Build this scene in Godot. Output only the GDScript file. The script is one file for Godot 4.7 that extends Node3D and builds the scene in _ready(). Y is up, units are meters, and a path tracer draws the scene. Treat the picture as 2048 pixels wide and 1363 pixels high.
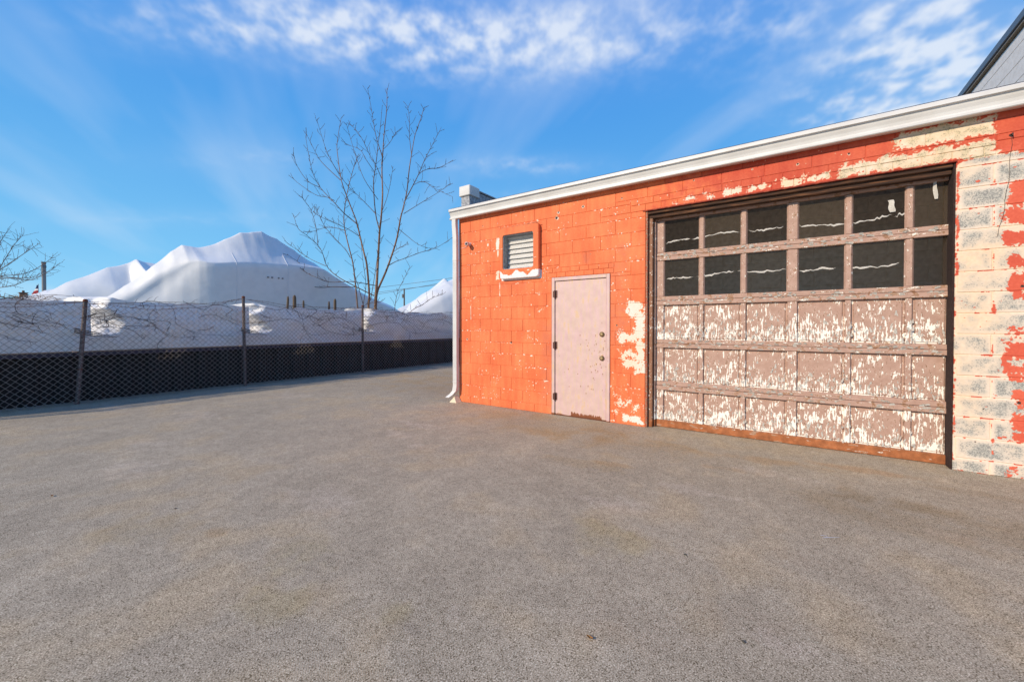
extends Node3D

# ---------------------------------------------------------------- mesh builder
class MB:
	var v := PackedVector3Array()
	var n := PackedVector3Array()
	var uv := PackedVector2Array()
	var idx := PackedInt32Array()
	var uo := Vector2.ZERO      # texture origin (x, y) in metres
	var us := Vector2.ONE       # texture size in metres
	func add(p: Vector3, nn: Vector3, t = null) -> int:
		v.append(p)
		n.append(nn)
		if t == null:
			uv.append(Vector2((p.x - uo.x) / us.x, 1.0 - (p.y - uo.y) / us.y))
		else:
			uv.append(t)
		return v.size() - 1
	# corners counter-clockwise seen from the front
	func quad(a: Vector3, b: Vector3, c: Vector3, d: Vector3) -> void:
		var nn := (b - a).cross(c - a)
		if nn.length_squared() < 1e-14:
			nn = (c - a).cross(d - a)
		nn = nn.normalized()
		var i := add(a, nn)
		add(b, nn)
		add(c, nn)
		add(d, nn)
		idx.append_array([i, i + 2, i + 1, i, i + 3, i + 2])
	func tri(a: Vector3, b: Vector3, c: Vector3) -> void:
		var nn := (b - a).cross(c - a).normalized()
		var i := add(a, nn)
		add(b, nn)
		add(c, nn)
		idx.append_array([i, i + 2, i + 1])
	func box(lo: Vector3, hi: Vector3, bv := 0.0) -> void:
		if bv <= 0.0:
			quad(Vector3(lo.x, lo.y, hi.z), Vector3(hi.x, lo.y, hi.z), Vector3(hi.x, hi.y, hi.z), Vector3(lo.x, hi.y, hi.z))
			quad(Vector3(hi.x, lo.y, lo.z), Vector3(lo.x, lo.y, lo.z), Vector3(lo.x, hi.y, lo.z), Vector3(hi.x, hi.y, lo.z))
			quad(Vector3(hi.x, lo.y, hi.z), Vector3(hi.x, lo.y, lo.z), Vector3(hi.x, hi.y, lo.z), Vector3(hi.x, hi.y, hi.z))
			quad(Vector3(lo.x, lo.y, lo.z), Vector3(lo.x, lo.y, hi.z), Vector3(lo.x, hi.y, hi.z), Vector3(lo.x, hi.y, lo.z))
			quad(Vector3(lo.x, hi.y, hi.z), Vector3(hi.x, hi.y, hi.z), Vector3(hi.x, hi.y, lo.z), Vector3(lo.x, hi.y, lo.z))
			quad(Vector3(lo.x, lo.y, lo.z), Vector3(hi.x, lo.y, lo.z), Vector3(hi.x, lo.y, hi.z), Vector3(lo.x, lo.y, hi.z))
			return
		var c := (lo + hi) / 2
		var h := (hi - lo) / 2
		bv = minf(bv, minf(h.x, minf(h.y, h.z)) * 0.8)
		var k := h - Vector3.ONE * bv
		for ax in 3:
			for s in [-1.0, 1.0]:
				var q := []
				for e in [[-1, -1], [1, -1], [1, 1], [-1, 1]]:
					var p := Vector3.ZERO
					p[ax] = s * h[ax]
					p[(ax + 1) % 3] = e[0] * k[(ax + 1) % 3]
					p[(ax + 2) % 3] = e[1] * k[(ax + 2) % 3]
					q.append(c + p)
				if s > 0:
					quad(q[0], q[1], q[2], q[3])
				else:
					quad(q[3], q[2], q[1], q[0])
		for ax in 3:
			var b := (ax + 1) % 3
			var d := (ax + 2) % 3
			for sb in [-1.0, 1.0]:
				for sd in [-1.0, 1.0]:
					var q := []
					for e in [[-1.0, 0], [1.0, 0], [1.0, 1], [-1.0, 1]]:
						var p := Vector3.ZERO
						p[ax] = e[0] * k[ax]
						p[b] = sb * (h[b] if e[1] == 0 else k[b])
						p[d] = sd * (k[d] if e[1] == 0 else h[d])
						q.append(c + p)
					var out := Vector3.ZERO
					out[b] = sb
					out[d] = sd
					if (q[1] - q[0]).cross(q[2] - q[0]).dot(out) > 0:
						quad(q[0], q[1], q[2], q[3])
					else:
						quad(q[3], q[2], q[1], q[0])
		for sx in [-1.0, 1.0]:
			for sy in [-1.0, 1.0]:
				for sz in [-1.0, 1.0]:
					var a := c + Vector3(sx * h.x, sy * k.y, sz * k.z)
					var b2 := c + Vector3(sx * k.x, sy * h.y, sz * k.z)
					var d2 := c + Vector3(sx * k.x, sy * k.y, sz * h.z)
					if sx * sy * sz > 0:
						tri(a, b2, d2)
					else:
						tri(a, d2, b2)
	# front face with bevelled rim and sides, open at the back: masonry pieces
	func slab(x0: float, y0: float, x1: float, y1: float, zf: float, zb: float, bv: float) -> void:
		var o := [Vector3(x0, y0, zf - bv), Vector3(x1, y0, zf - bv), Vector3(x1, y1, zf - bv), Vector3(x0, y1, zf - bv)]
		var f := [Vector3(x0 + bv, y0 + bv, zf), Vector3(x1 - bv, y0 + bv, zf), Vector3(x1 - bv, y1 - bv, zf), Vector3(x0 + bv, y1 - bv, zf)]
		quad(f[0], f[1], f[2], f[3])
		for i in 4:
			var j := (i + 1) % 4
			quad(o[i], o[j], f[j], f[i])
			var bi: Vector3 = o[i]
			var bj: Vector3 = o[j]
			bi.z = zb
			bj.z = zb
			quad(bi, bj, o[j], o[i])
	func tube(pts: Array, rad: Array, sides := 5, cap := true) -> void:
		var m := pts.size()
		if m < 2:
			return
		var t0: Vector3 = (pts[1] - pts[0]).normalized()
		var ref := Vector3.UP if absf(t0.y) < 0.9 else Vector3.RIGHT
		var u := t0.cross(ref).normalized()
		var first := v.size()
		for i in m:
			var a: Vector3 = pts[maxi(i - 1, 0)]
			var b: Vector3 = pts[mini(i + 1, m - 1)]
			var t := (b - a).normalized()
			u = (u - t * u.dot(t)).normalized()
			var w := t.cross(u)
			for k in sides:
				var an := TAU * k / sides
				var d := u * cos(an) + w * sin(an)
				add(pts[i] + d * float(rad[i]), d, Vector2(float(k) / sides, float(i) * 0.3))
		for i in m - 1:
			for k in sides:
				var a := first + i * sides + k
				var b := first + i * sides + (k + 1) % sides
				idx.append_array([a, a + sides, b, b, a + sides, b + sides])
		if cap:
			for e in [0, m - 1]:
				var t: Vector3 = (pts[1] - pts[0]).normalized() * -1.0 if e == 0 else (pts[m - 1] - pts[m - 2]).normalized()
				var ci := add(pts[e], t, Vector2.ZERO)
				for k in sides:
					add(v[first + e * sides + k], t, Vector2.ZERO)
				for k in sides:
					var a := ci + 1 + k
					var b := ci + 1 + (k + 1) % sides
					if e == 0:
						idx.append_array([ci, a, b])
					else:
						idx.append_array([ci, b, a])
	# grid of points rows x cols (Array of Array of Vector3); smooth normals; flip turns the front
	func grid(g: Array, flip := false, uvs := Vector2.ONE) -> void:
		var r := g.size()
		var c: int = g[0].size()
		var first := v.size()
		for i in r:
			for j in c:
				var du: Vector3 = g[i][mini(j + 1, c - 1)] - g[i][maxi(j - 1, 0)]
				var dv: Vector3 = g[mini(i + 1, r - 1)][j] - g[maxi(i - 1, 0)][j]
				var nn := du.cross(dv)
				nn = nn.normalized() if nn.length_squared() > 1e-16 else Vector3.UP
				add(g[i][j], -nn if flip else nn, Vector2(float(j) / (c - 1) * uvs.x, float(i) / (r - 1) * uvs.y))
		for i in r - 1:
			for j in c - 1:
				var a := first + i * c + j
				if flip:
					idx.append_array([a, a + 1, a + c, a + 1, a + c + 1, a + c])
				else:
					idx.append_array([a, a + c, a + 1, a + 1, a + c, a + c + 1])
	func mesh() -> ArrayMesh:
		var arr := []
		arr.resize(Mesh.ARRAY_MAX)
		arr[Mesh.ARRAY_VERTEX] = v
		arr[Mesh.ARRAY_NORMAL] = n
		arr[Mesh.ARRAY_TEX_UV] = uv
		arr[Mesh.ARRAY_INDEX] = idx
		var m := ArrayMesh.new()
		m.add_surface_from_arrays(Mesh.PRIMITIVE_TRIANGLES, arr)
		return m

# ---------------------------------------------------------------- scene helpers
var rng := RandomNumberGenerator.new()
var M := {}

func part(parent: Node3D, called: String, mb, m: Material, kind := "", label := "") -> MeshInstance3D:
	var o := MeshInstance3D.new()
	o.name = called
	o.mesh = mb.mesh() if mb is MB else mb
	o.material_override = m
	parent.add_child(o, true)
	# shapes are written in world metres; undo the offset of the thing they belong to
	var off := Vector3.ZERO
	var q: Node = parent
	while q != self and q is Node3D:
		off += (q as Node3D).position
		q = q.get_parent()
	o.position = -off
	if kind != "":
		o.set_meta("kind", kind)
	if label != "":
		o.set_meta("label", label)
	return o

func thing(called: String, label: String, category: String, at := Vector3.ZERO, group := "") -> Node3D:
	var o := Node3D.new()
	o.name = called
	add_child(o, true)
	o.position = at
	o.set_meta("label", label)
	o.set_meta("category", category)
	if group != "":
		o.set_meta("group", group)
	return o

func lin(r: float, g: float, b: float) -> Color:
	return Color(r, g, b).linear_to_srgb()

func mat(called: String, c: Color, rough := 0.8, metal := 0.0) -> StandardMaterial3D:
	var m := StandardMaterial3D.new()
	m.resource_name = called
	m.albedo_color = c
	m.roughness = rough
	m.metallic = metal
	return m

func noise_bytes(w: int, h: int, freq: float, oct: int, sd: int, sx := 1.0, sy := 1.0, kind := FastNoiseLite.TYPE_SIMPLEX_SMOOTH) -> PackedByteArray:
	var f := FastNoiseLite.new()
	f.noise_type = kind
	f.seed = sd
	f.frequency = freq
	f.fractal_octaves = oct
	f.fractal_type = FastNoiseLite.FRACTAL_FBM if oct > 1 else FastNoiseLite.FRACTAL_NONE
	var im := f.get_image(maxi(4, int(w / sx)), maxi(4, int(h / sy)), false, false, true)
	if im.get_width() != w or im.get_height() != h:
		im.resize(w, h, Image.INTERPOLATE_CUBIC)
	if im.get_format() != Image.FORMAT_L8:
		im.convert(Image.FORMAT_L8)
	return im.get_data()

# a noise-tinted material projected on world axes
func noise_mat(called: String, stops: Array, size_m: float, freq: float, rough: float, metal := 0.0, bump := 0.0, sd := 1, stretch := Vector3.ONE) -> StandardMaterial3D:
	var f := FastNoiseLite.new()
	f.seed = sd
	f.frequency = freq
	f.fractal_octaves = 5
	var g := Gradient.new()
	var offs := PackedFloat32Array()
	var cols := PackedColorArray()
	for s in stops:
		offs.append(s[0])
		cols.append(s[1])
	g.offsets = offs
	g.colors = cols
	var im := f.get_seamless_image(512, 512, false, false, 0.1, true)
	var out := Image.create(512, 512, false, Image.FORMAT_RGB8)
	var d := im.get_data()
	var lut := PackedByteArray()
	for i in 256:
		var c := g.sample(i / 255.0)
		lut.append_array([int(c.r * 255), int(c.g * 255), int(c.b * 255)])
	var o := PackedByteArray()
	o.resize(512 * 512 * 3)
	for i in 512 * 512:
		var k := d[i] * 3
		o[i * 3] = lut[k]
		o[i * 3 + 1] = lut[k + 1]
		o[i * 3 + 2] = lut[k + 2]
	out.set_data(512, 512, false, Image.FORMAT_RGB8, o)
	var m := mat(called, Color.WHITE, rough, metal)
	m.albedo_texture = ImageTexture.create_from_image(out)
	m.uv1_triplanar = true
	m.uv1_world_triplanar = true
	m.uv1_scale = stretch / size_m
	if bump > 0.0:
		m.heightmap_enabled = true
		m.heightmap_texture = ImageTexture.create_from_image(im)
		m.heightmap_scale = bump
	return m

func cr(p: Array, t: float):
	# Catmull-Rom through equally numbered keys
	var n := p.size() - 1
	var i := clampi(int(t), 0, n - 1)
	var f := t - i
	var a = p[maxi(i - 1, 0)]
	var b = p[i]
	var c = p[i + 1]
	var d = p[mini(i + 2, n)]
	return 0.5 * ((2.0 * b) + (c - a) * f + (2.0 * a - 5.0 * b + 4.0 * c - d) * f * f + (3.0 * b - a - 3.0 * c + d) * f * f * f)

func smooth_pts(p: Array, per: int) -> Array:
	var o := []
	for i in (p.size() - 1) * per + 1:
		o.append(cr(p, float(i) / per))
	return o

# ---------------------------------------------------------------- camera position, shared by the trees' layout
const CAM := Vector3(5.02, 1.40, 5.645)
const YAW := 34.1
const SUN := Vector3(-0.31, 0.50, 0.82)     # towards the sun

func _ready() -> void:
	rng.seed = 20240117
	build_camera_and_light()
	print("light ", Time.get_ticks_msec())
	build_materials()
	print("materials ", Time.get_ticks_msec())
	build_ground()
	build_garage()
	print("garage ", Time.get_ticks_msec())
	build_neighbour()
	build_fence()
	print("fence ", Time.get_ticks_msec())
	build_boats()
	print("boats ", Time.get_ticks_msec())
	build_trees()
	build_far_things()
	build_small_things()
	print("done ", Time.get_ticks_msec())

func build_camera_and_light() -> void:
	var cam := Camera3D.new()
	cam.name = "camera"
	add_child(cam)
	cam.position = CAM
	cam.rotation_degrees = Vector3(-0.67, YAW, 0)
	cam.keep_aspect = Camera3D.KEEP_HEIGHT
	var near := 0.05
	cam.set_frustum(2.0 * near * 681.5 / 800.0, Vector2(0, -near * 19.14 / 800.0), near, 900.0)
	cam.current = true

	var sun := DirectionalLight3D.new()
	sun.name = "sun"
	add_child(sun)
	sun.look_at_from_position(SUN.normalized() * 50.0, Vector3.ZERO, Vector3.UP)
	sun.light_energy = 1.42
	sun.light_color = Color(1.0, 0.93, 0.83)
	sun.light_angular_distance = 0.5
	sun.shadow_enabled = true

	var env := Environment.new()
	env.background_mode = Environment.BG_SKY
	env.tonemap_mode = Environment.TONE_MAPPER_LINEAR
	env.tonemap_exposure = 1.0
	env.sdfgi_enabled = true
	env.ssao_enabled = true
	env.ssil_enabled = true
	var sky := Sky.new()
	var pm := PanoramaSkyMaterial.new()
	pm.panorama = sky_picture()
	sky.sky_material = pm
	env.sky = sky
	env.background_energy_multiplier = 1.0
	var we := WorldEnvironment.new()
	we.name = "world_environment"
	we.environment = env
	add_child(we)

func sky_picture() -> ImageTexture:
	var w := 2048
	var h := 1024
	var px := PackedFloat32Array()
	px.resize(w * h * 3)
	var a := FastNoiseLite.new()        # large cloud fields
	a.seed = 5
	a.frequency = 0.55
	a.fractal_octaves = 3
	var b := FastNoiseLite.new()        # ripples
	b.seed = 11
	b.frequency = 7.5
	b.fractal_octaves = 6
	b.fractal_gain = 0.62
	var c := FastNoiseLite.new()        # long wisps
	c.seed = 23
	c.frequency = 0.9
	c.fractal_octaves = 5
	var yaw := deg_to_rad(YAW)
	var fwd := Vector2(-sin(yaw), -cos(yaw))
	var rgt := Vector2(cos(yaw), -sin(yaw))
	# cloud banks: (sideways, height) on a unit distance ahead, spread, strength
	var banks := [[-0.62, 0.76, 0.42, 0.08, 0.72], [-0.12, 0.70, 0.38, 0.10, 0.66], [0.30, 0.74, 0.30, 0.11, 0.40], [1.10, 0.70, 0.33, 0.18, 1.05], [0.95, 0.52, 0.28, 0.08, 0.6], [0.62, 0.78, 0.2, 0.07, 0.25], [0.03, 0.40, 0.22, 0.03, 0.34], [0.06, 0.30, 0.16, 0.04, 0.34], [-0.85, 0.27, 0.4, 0.025, 0.2], [-0.6, 0.42, 0.35, 0.04, 0.18]]
	for j in h:
		var el := PI / 2.0 - (j + 0.5) / h * PI
		var y := sin(el)
		for i in w:
			var o := (j * w + i) * 3
			if y < -0.02:
				px[o] = 0.30
				px[o + 1] = 0.29
				px[o + 2] = 0.28
				continue
			var az := (i + 0.5) / w * TAU
			var d := Vector3(sin(az) * cos(el), y, -cos(az) * cos(el))
			var t := pow(clampf(1.0 - y, 0.0, 1.0), 1.75)
			var t2 := pow(clampf(1.0 - y, 0.0, 1.0), 14.0)
			var r := lerpf(lerpf(-0.005, 0.25, t), 0.56, t2 * 0.6)
			var g := lerpf(lerpf(0.18, 0.67, t), 0.80, t2 * 0.6)
			var bl := lerpf(lerpf(0.74, 0.98, t), 0.95, t2 * 0.6)
			var q := Vector2(d.x, d.z) / (maxf(y, 0.0) + 0.16)
			var field := a.get_noise_2d(q.x * 1.1, q.y * 1.1)
			var rip := b.get_noise_2d(q.x, q.y * 1.0)
			var along := q.dot(Vector2(0.83, 0.56))
			var across := q.dot(Vector2(-0.56, 0.83))
			var wisp := c.get_noise_2d(along * 0.45, across * 1.9)
			var bank := 0.0
			var ahead := d.x * fwd.x + d.z * fwd.y
			if ahead > 0.15:
				var sx := (d.x * rgt.x + d.z * rgt.y) / ahead
				var sy := y / ahead
				for k in banks:
					var ex: float = (sx - k[0]) / k[2]
					var ey: float = (sy - k[1]) / k[3]
					bank += k[4] * exp(-(ex * ex + ey * ey))
			else:
				bank = 0.22 + 0.4 * field
			var dens := bank
			var cl := clampf(dens * (0.5 + 1.05 * rip + 0.35 * wisp), 0.0, 1.0)
			cl = cl * cl * (3.0 - 2.0 * cl)
			cl = clampf(cl * 0.80 + maxf(0.0, wisp + 0.06) * 0.24 * (1.0 - cl) + dens * 0.18, 0.0, 0.76)
			px[o] = lerpf(maxf(r, 0.004), 0.90, cl)
			px[o + 1] = lerpf(g, 0.94, cl)
			px[o + 2] = lerpf(bl, 0.99, cl)
	var im := Image.create_from_data(w, h, false, Image.FORMAT_RGBF, px.to_byte_array())
	return ImageTexture.create_from_image(im)

# ---------------------------------------------------------------- materials
const FW := 8.2          # facade texture covers x 0..8.2, y 0..3.6
const FH := 3.6
const FD := 200          # pixels per metre
const COURSE := 0.2
const COURSE0 := 0.13
const PITCH := 0.455

func stamp(R: PackedFloat32Array, w: int, h: int, x0: float, y0: float, x1: float, y1: float, val: float, soft: float, ell := false) -> void:
	# raises R inside a rectangle or ellipse given in facade metres; soft edge width in metres
	var i0 := clampi(int((x0 - soft) * FD), 0, w - 1)
	var i1 := clampi(int((x1 + soft) * FD), 0, w - 1)
	var j0 := clampi(int((FH - y1 - soft) * FD), 0, h - 1)
	var j1 := clampi(int((FH - y0 + soft) * FD), 0, h - 1)
	var cx := (x0 + x1) / 2
	var cy := (y0 + y1) / 2
	for j in range(j0, j1 + 1):
		var y := FH - (j + 0.5) / FD
		for i in range(i0, i1 + 1):
			var x := (i + 0.5) / FD
			var k: float
			if ell:
				var e := sqrt(pow((x - cx) / maxf((x1 - x0) / 2, 0.001), 2) + pow((y - cy) / maxf((y1 - y0) / 2, 0.001), 2))
				k = clampf((1.35 - e) / 0.7, 0.0, 1.0)
			else:
				var dd := maxf(maxf(x0 - x, x - x1), maxf(y0 - y, y - y1))
				k = clampf(0.5 - dd / (2.0 * soft), 0.0, 1.0)
			if k > 0.0:
				var o := j * w + i
				R[o] = maxf(R[o], val * k)

func facade_textures() -> Array:
	var w := int(FW * FD)
	var h := int(FH * FD)
	var big := noise_bytes(w, h, 0.006, 3, 3)
	var mid := noise_bytes(w, h, 0.035, 4, 7)
	var fine := noise_bytes(w, h, 0.16, 3, 9)
	var grit := noise_bytes(w, h, 0.42, 2, 15)
	var drip := noise_bytes(w, h, 0.05, 4, 19, 1.0, 6.0)
	var P := PackedFloat32Array()   # paint gone, cream coat shows
	var Q := PackedFloat32Array()   # red paint left on the cream
	var S := PackedFloat32Array()   # stains
	P.resize(w * h)
	Q.resize(w * h)
	S.resize(w * h)
	# --- large bare areas
	stamp(P, w, h, 6.40, 0.0, 9.0, 2.99, 1.2, 0.03)
	stamp(P, w, h, 5.97, 3.19, 6.665, 3.39, 0.95, 0.06)
	stamp(P, w, h, 5.50, 3.0, 6.66, 3.18, 0.92, 0.07)
	stamp(P, w, h, 6.60, 2.94, 6.82, 3.07, 0.9, 0.05)
	for a in [[4.15, 4.32, 0.62], [4.40, 4.60, 0.72], [4.62, 4.95, 0.66], [4.98, 5.45, 0.74], [3.7, 4.1, 0.5]]:
		stamp(P, w, h, a[0], 3.02, a[1], 3.13, a[2], 0.04)
	stamp(P, w, h, 3.15, 1.52, 3.40, 1.78, 0.85, 0.05, true)
	stamp(P, w, h, 3.27, 0.72, 3.47, 1.66, 0.84, 0.10)
	stamp(P, w, h, 3.02, 1.12, 3.42, 1.36, 0.74, 0.08)
	stamp(P, w, h, 3.06, 0.80, 3.40, 1.08, 0.70, 0.08)
	stamp(P, w, h, 3.10, 0.03, 3.42, 0.16, 0.76, 0.04)
	stamp(P, w, h, 2.94, 0.0, 3.42, 0.5, 0.47, 0.1)
	stamp(P, w, h, 0.86, 2.74, 0.93, 2.95, 0.9, 0.012)
	stamp(P, w, h, 0.885, 2.62, 0.92, 2.74, 0.85, 0.012, true)
	stamp(P, w, h, 0.86, 2.22, 0.935, 2.38, 0.8, 0.02)
	stamp(P, w, h, 0.93, 1.93, 0.95, 2.17, 0.9, 0.008)
	stamp(P, w, h, 0.275, 1.53, 0.292, 1.78, 0.9, 0.006)
	stamp(P, w, h, 0.66, 2.82, 0.70, 2.88, 0.9, 0.01, true)
	# --- flake clusters
	var cl := [[0.55, 0.95, 0.16, 0.10], [0.6, 0.6, 0.15, 0.1], [0.58, 0.3, 0.15, 0.1], [0.85, 0.9, 0.1, 0.09], [0.87, 0.5, 0.1, 0.09], [0.85, 0.2, 0.1, 0.09], [0.5, 1.35, 0.2, 0.12], [0.9, 1.75, 0.12, 0.06], [1.35, 1.95, 0.2, 0.05], [1.72, 1.95, 0.1, 0.06], [1.75, 1.7, 0.1, 0.06], [1.6, 1.2, 0.2, 0.05], [1.45, 0.75, 0.2, 0.1], [1.7, 0.4, 0.2, 0.15], [2.15, 2.95, 0.15, 0.1], [2.98, 3.0, 0.15, 0.12], [2.95, 2.75, 0.1, 0.06], [3.1, 2.5, 0.25, 0.1], [3.1, 2.0, 0.2, 0.25], [0.5, 2.75, 0.3, 0.2], [0.45, 2.35, 0.3, 0.15], [0.3, 1.9, 0.3, 0.2], [1.2, 3.12, 0.35, 0.04], [1.85, 2.3, 0.1, 0.3], [3.15, 0.45, 0.16, 0.3], [3.45, 3.16, 0.3, 0.04]]
	for c in cl:
		for k in int(12.0 + 360.0 * c[2] * c[3]):
			var x: float = c[0] + rng.randfn() * c[2] * 0.6
			var y: float = c[1] + rng.randfn() * c[3] * 0.6
			var r := absf(rng.randfn()) * 0.0036 + 0.0022
			stamp(P, w, h, x - r, y - r * rng.randf_range(0.7, 2.0), x + r, y + r, rng.randf_range(0.65, 1.0), 0.003, true)
	for k in 420:
		var x := rng.randf() * 6.4
		var y := rng.randf() * 3.4
		var r := absf(rng.randfn()) * 0.0022 + 0.0018
		stamp(P, w, h, x - r, y - r * rng.randf_range(0.6, 2.4), x + r, y + r, rng.randf_range(0.6, 0.95), 0.003, true)
	# flakes gather along the bed joints
	for k in 900:
		var c := rng.randi_range(0, 16)
		var x := rng.randf() * 3.4
		if sin(x * 5.0 + c * 2.1) + sin(x * 2.3 + c) < 0.3:
			continue
		var y := COURSE0 + c * COURSE + rng.randfn() * 0.006
		var r := absf(rng.randfn()) * 0.004 + 0.002
		stamp(P, w, h, x - r * 2.0, y - r, x + r * 2.0, y + r, 0.85, 0.003, true)
	# --- red paint left at the right
	for a in [[6.72, 2.53, 9, 2.735], [6.70, 2.325, 9, 2.505], [6.715, 2.15, 9, 2.30], [6.75, 1.92, 9, 2.06], [6.745, 1.735, 9, 1.90], [6.79, 1.64, 9, 1.72], [6.76, 1.27, 6.84, 1.40], [6.72, 1.085, 9, 1.27], [6.715, 0.90, 9, 1.065], [6.77, 0.66, 9, 0.82], [6.755, 0.44, 9, 0.62], [6.78, 0.35, 9, 0.42], [6.77, 0.02, 6.84, 0.10], [6.93, 0.02, 9, 0.3], [6.95, 1.28, 9, 1.7], [6.67, 3.0, 9, 3.4]]:
		stamp(Q, w, h, a[0], a[1], a[2], a[3], 0.88, 0.045)
	for a in [[6.645, 1.52, 6.665, 1.67], [6.65, 0.20, 6.67, 0.35], [6.405, 1.9, 6.425, 2.9], [6.405, 0.3, 6.418, 1.0]]:
		stamp(Q, w, h, a[0], a[1], a[2], a[3], 0.74, 0.012)
	for k in 150:
		var x := rng.randf_range(6.45, 8.2)
		var y := rng.randf_range(0.02, 2.95)
		var r := absf(rng.randfn()) * 0.004 + 0.002
		stamp(Q, w, h, x - r * 1.5, y - r, x + r * 1.5, y + r, 0.85, 0.003, true)
	for c in 16:
		var y := COURSE0 + c * COURSE
		if y < 3.0:
			var x := 6.43 + rng.randf() * 0.15
			while x < 8.2:
				var l := rng.randf_range(0.04, 0.22)
				if rng.randf() < 0.62:
					stamp(Q, w, h, x, y - 0.007, x + l, y + 0.007, 0.66, 0.005)
				x += l + rng.randf_range(0.0, 0.07)
			if c % 2 == 1:
				stamp(Q, w, h, 6.647, y + 0.02, 6.657, y + 0.17, 0.5, 0.006)
	# --- stains: mauve haze of old primer, rust runs; then wall holes as painted black dots
	stamp(S, w, h, 2.95, 1.2, 3.2, 1.75, 0.8, 0.12)
	stamp(S, w, h, 2.93, 1.6, 3.12, 2.35, 0.55, 0.1)
	stamp(S, w, h, 1.78, 0.1, 1.97, 1.45, 0.6, 0.06)
	stamp(S, w, h, 2.5, 2.36, 2.62, 2.58, 0.7, 0.05, true)
	stamp(S, w, h, 3.02, 2.4, 3.2, 2.6, 0.5, 0.1, true)
	stamp(S, w, h, 0.98, 2.05, 1.5, 2.2, 0.5, 0.05)
	stamp(S, w, h, 5.0, 3.19, 5.5, 3.3, 0.45, 0.1)
	var specks := []
	for a in [[2.05, 3.115, 0.022], [2.5, 3.22, 0.014], [2.08, 3.2, 0.012], [0.57, 3.2, 0.008], [0.9, 3.2, 0.006], [1.28, 3.28, 0.006], [0.5, 1.62, 0.007], [1.55, 1.6, 0.007], [0.2, 1.17, 0.014], [1.18, 1.13, 0.016], [3.03, 1.42, 0.01], [4.05, 3.3, 0.008], [5.15, 3.26, 0.01], [5.6, 3.27, 0.01], [6.75, 3.16, 0.014], [6.83, 1.77, 0.012], [6.82, 0.7, 0.012], [6.55, 0.3, 0.006], [6.6, 0.62, 0.007], [3.1, 3.24, 0.009], [4.7, 3.3, 0.007]]:  # holes and nails: the shade inside them is painted as a dark dot
		specks.append(a)
	for k in 60:
		specks.append([rng.randf() * 8.0, rng.randf() * 3.35, rng.randf_range(0.0025, 0.005)])
	var D := PackedFloat32Array()
	D.resize(w * h)
	for a in specks:
		stamp(P, w, h, a[0] - a[2] * 1.8, a[1] - a[2] * 1.9, a[0] + a[2] * 1.6, a[1] + a[2] * 1.5, 0.8, 0.004, true)
		stamp(D, w, h, a[0] - a[2], a[1] - a[2] * 0.9, a[0] + a[2] * 0.8, a[1] + a[2], 1.0, 0.003, true)
	var px := PackedByteArray()
	px.resize(w * h * 3)
	var hp := PackedByteArray()
	hp.resize(w * h)
	for j in h:
		var y := FH - (j + 0.5) / FD
		var course := floorf((y - COURSE0) / COURSE)
		var fy := (y - COURSE0) / COURSE - course
		var ph := 0.279 if int(course) % 2 != 0 else 0.051
		for i in w:
			var o := j * w + i
			var x := (i + 0.5) / FD
			var nb := big[o] / 255.0
			var nm := mid[o] / 255.0
			var nf := fine[o] / 255.0
			var ng := grit[o] / 255.0
			var nd := drip[o] / 255.0
			# the building's two batches of paint: orange left of the big door, redder above it
			var redder := clampf((x - 3.5) * 1.2 + (nm - 0.5) * 1.2, 0.0, 1.0)
			var r := lerpf(225.0, 198.0, redder) + (nb - 0.5) * 16 + (nf - 0.5) * 14 + (nd - 0.5) * 14
			var g := lerpf(118.0, 82.0, redder) + (nb - 0.5) * 26 + (nf - 0.5) * 16 + (nd - 0.5) * 18
			var b := lerpf(70.0, 54.0, redder) + (nb - 0.5) * 22 + (nf - 0.5) * 14 + (nd - 0.5) * 12
			var hh := 190.0 + (ng - 0.5) * 26.0 + (nf - 0.5) * 24.0
			var st := S[o] * clampf(nm * 1.3 + nd * 0.5 - 0.35, 0.0, 1.0)
			if st > 0.0:
				r = lerpf(r, 190.0, st * 0.75)
				g = lerpf(g, 108.0, st * 0.75)
				b = lerpf(b, 88.0, st * 0.75)
			var p := P[o] + ((nm - 0.5) * 0.85 + (nf - 0.5) * 0.5) * (1.0 if P[o] < 1.05 else 0.25)
			if P[o] > 0.05 and p > 0.5:
				# cream coat, worn to grey block in the middle of each face
				var e := clampf((p - 0.5) * 9.0, 0.0, 1.0)
				var cr_ := 231.0 + (nf - 0.5) * 14
				var cg := 207.0 + (nf - 0.5) * 16 + (nb - 0.5) * 14
				var cb := 181.0 + (nf - 0.5) * 20 + (nb - 0.5) * 30
				if x < 3.5:
					cg += 8.0
					cb += 16.0
				if x > 5.4:
					var fx := fposmod((x - ph) / PITCH, 1.0)
					var inn := clampf(minf(minf(fx, 1.0 - fx) * PITCH, minf(fy, 1.0 - fy) * COURSE) / 0.045, 0.0, 1.0)
					var gm := clampf(inn * (nb * 0.8 + nm * 1.1 - 0.35), 0.0, 1.0)
					if y > 3.0:
						gm = clampf(nm * 1.5 - 0.4, 0.0, 0.75)
					var sp := 1.0 if ng + gm * 0.5 + (nf - 0.5) * 0.5 > 0.98 else 0.0
					var gg := clampf(gm * 0.78 + sp * gm * 0.25, 0.0, 0.9)
					cr_ = lerpf(cr_, 168.0 if y < 3.0 else 190.0, gg)
					cg = lerpf(cg, 168.0 if y < 3.0 else 178.0, gg)
					cb = lerpf(cb, 160.0 if y < 3.0 else 140.0, gg)
					if sp > 0.0 and gm > 0.35:
						cr_ *= 0.78
						cg *= 0.78
						cb *= 0.79
				r = lerpf(r, cr_, e)
				g = lerpf(g, cg, e)
				b = lerpf(b, cb, e)
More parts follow.
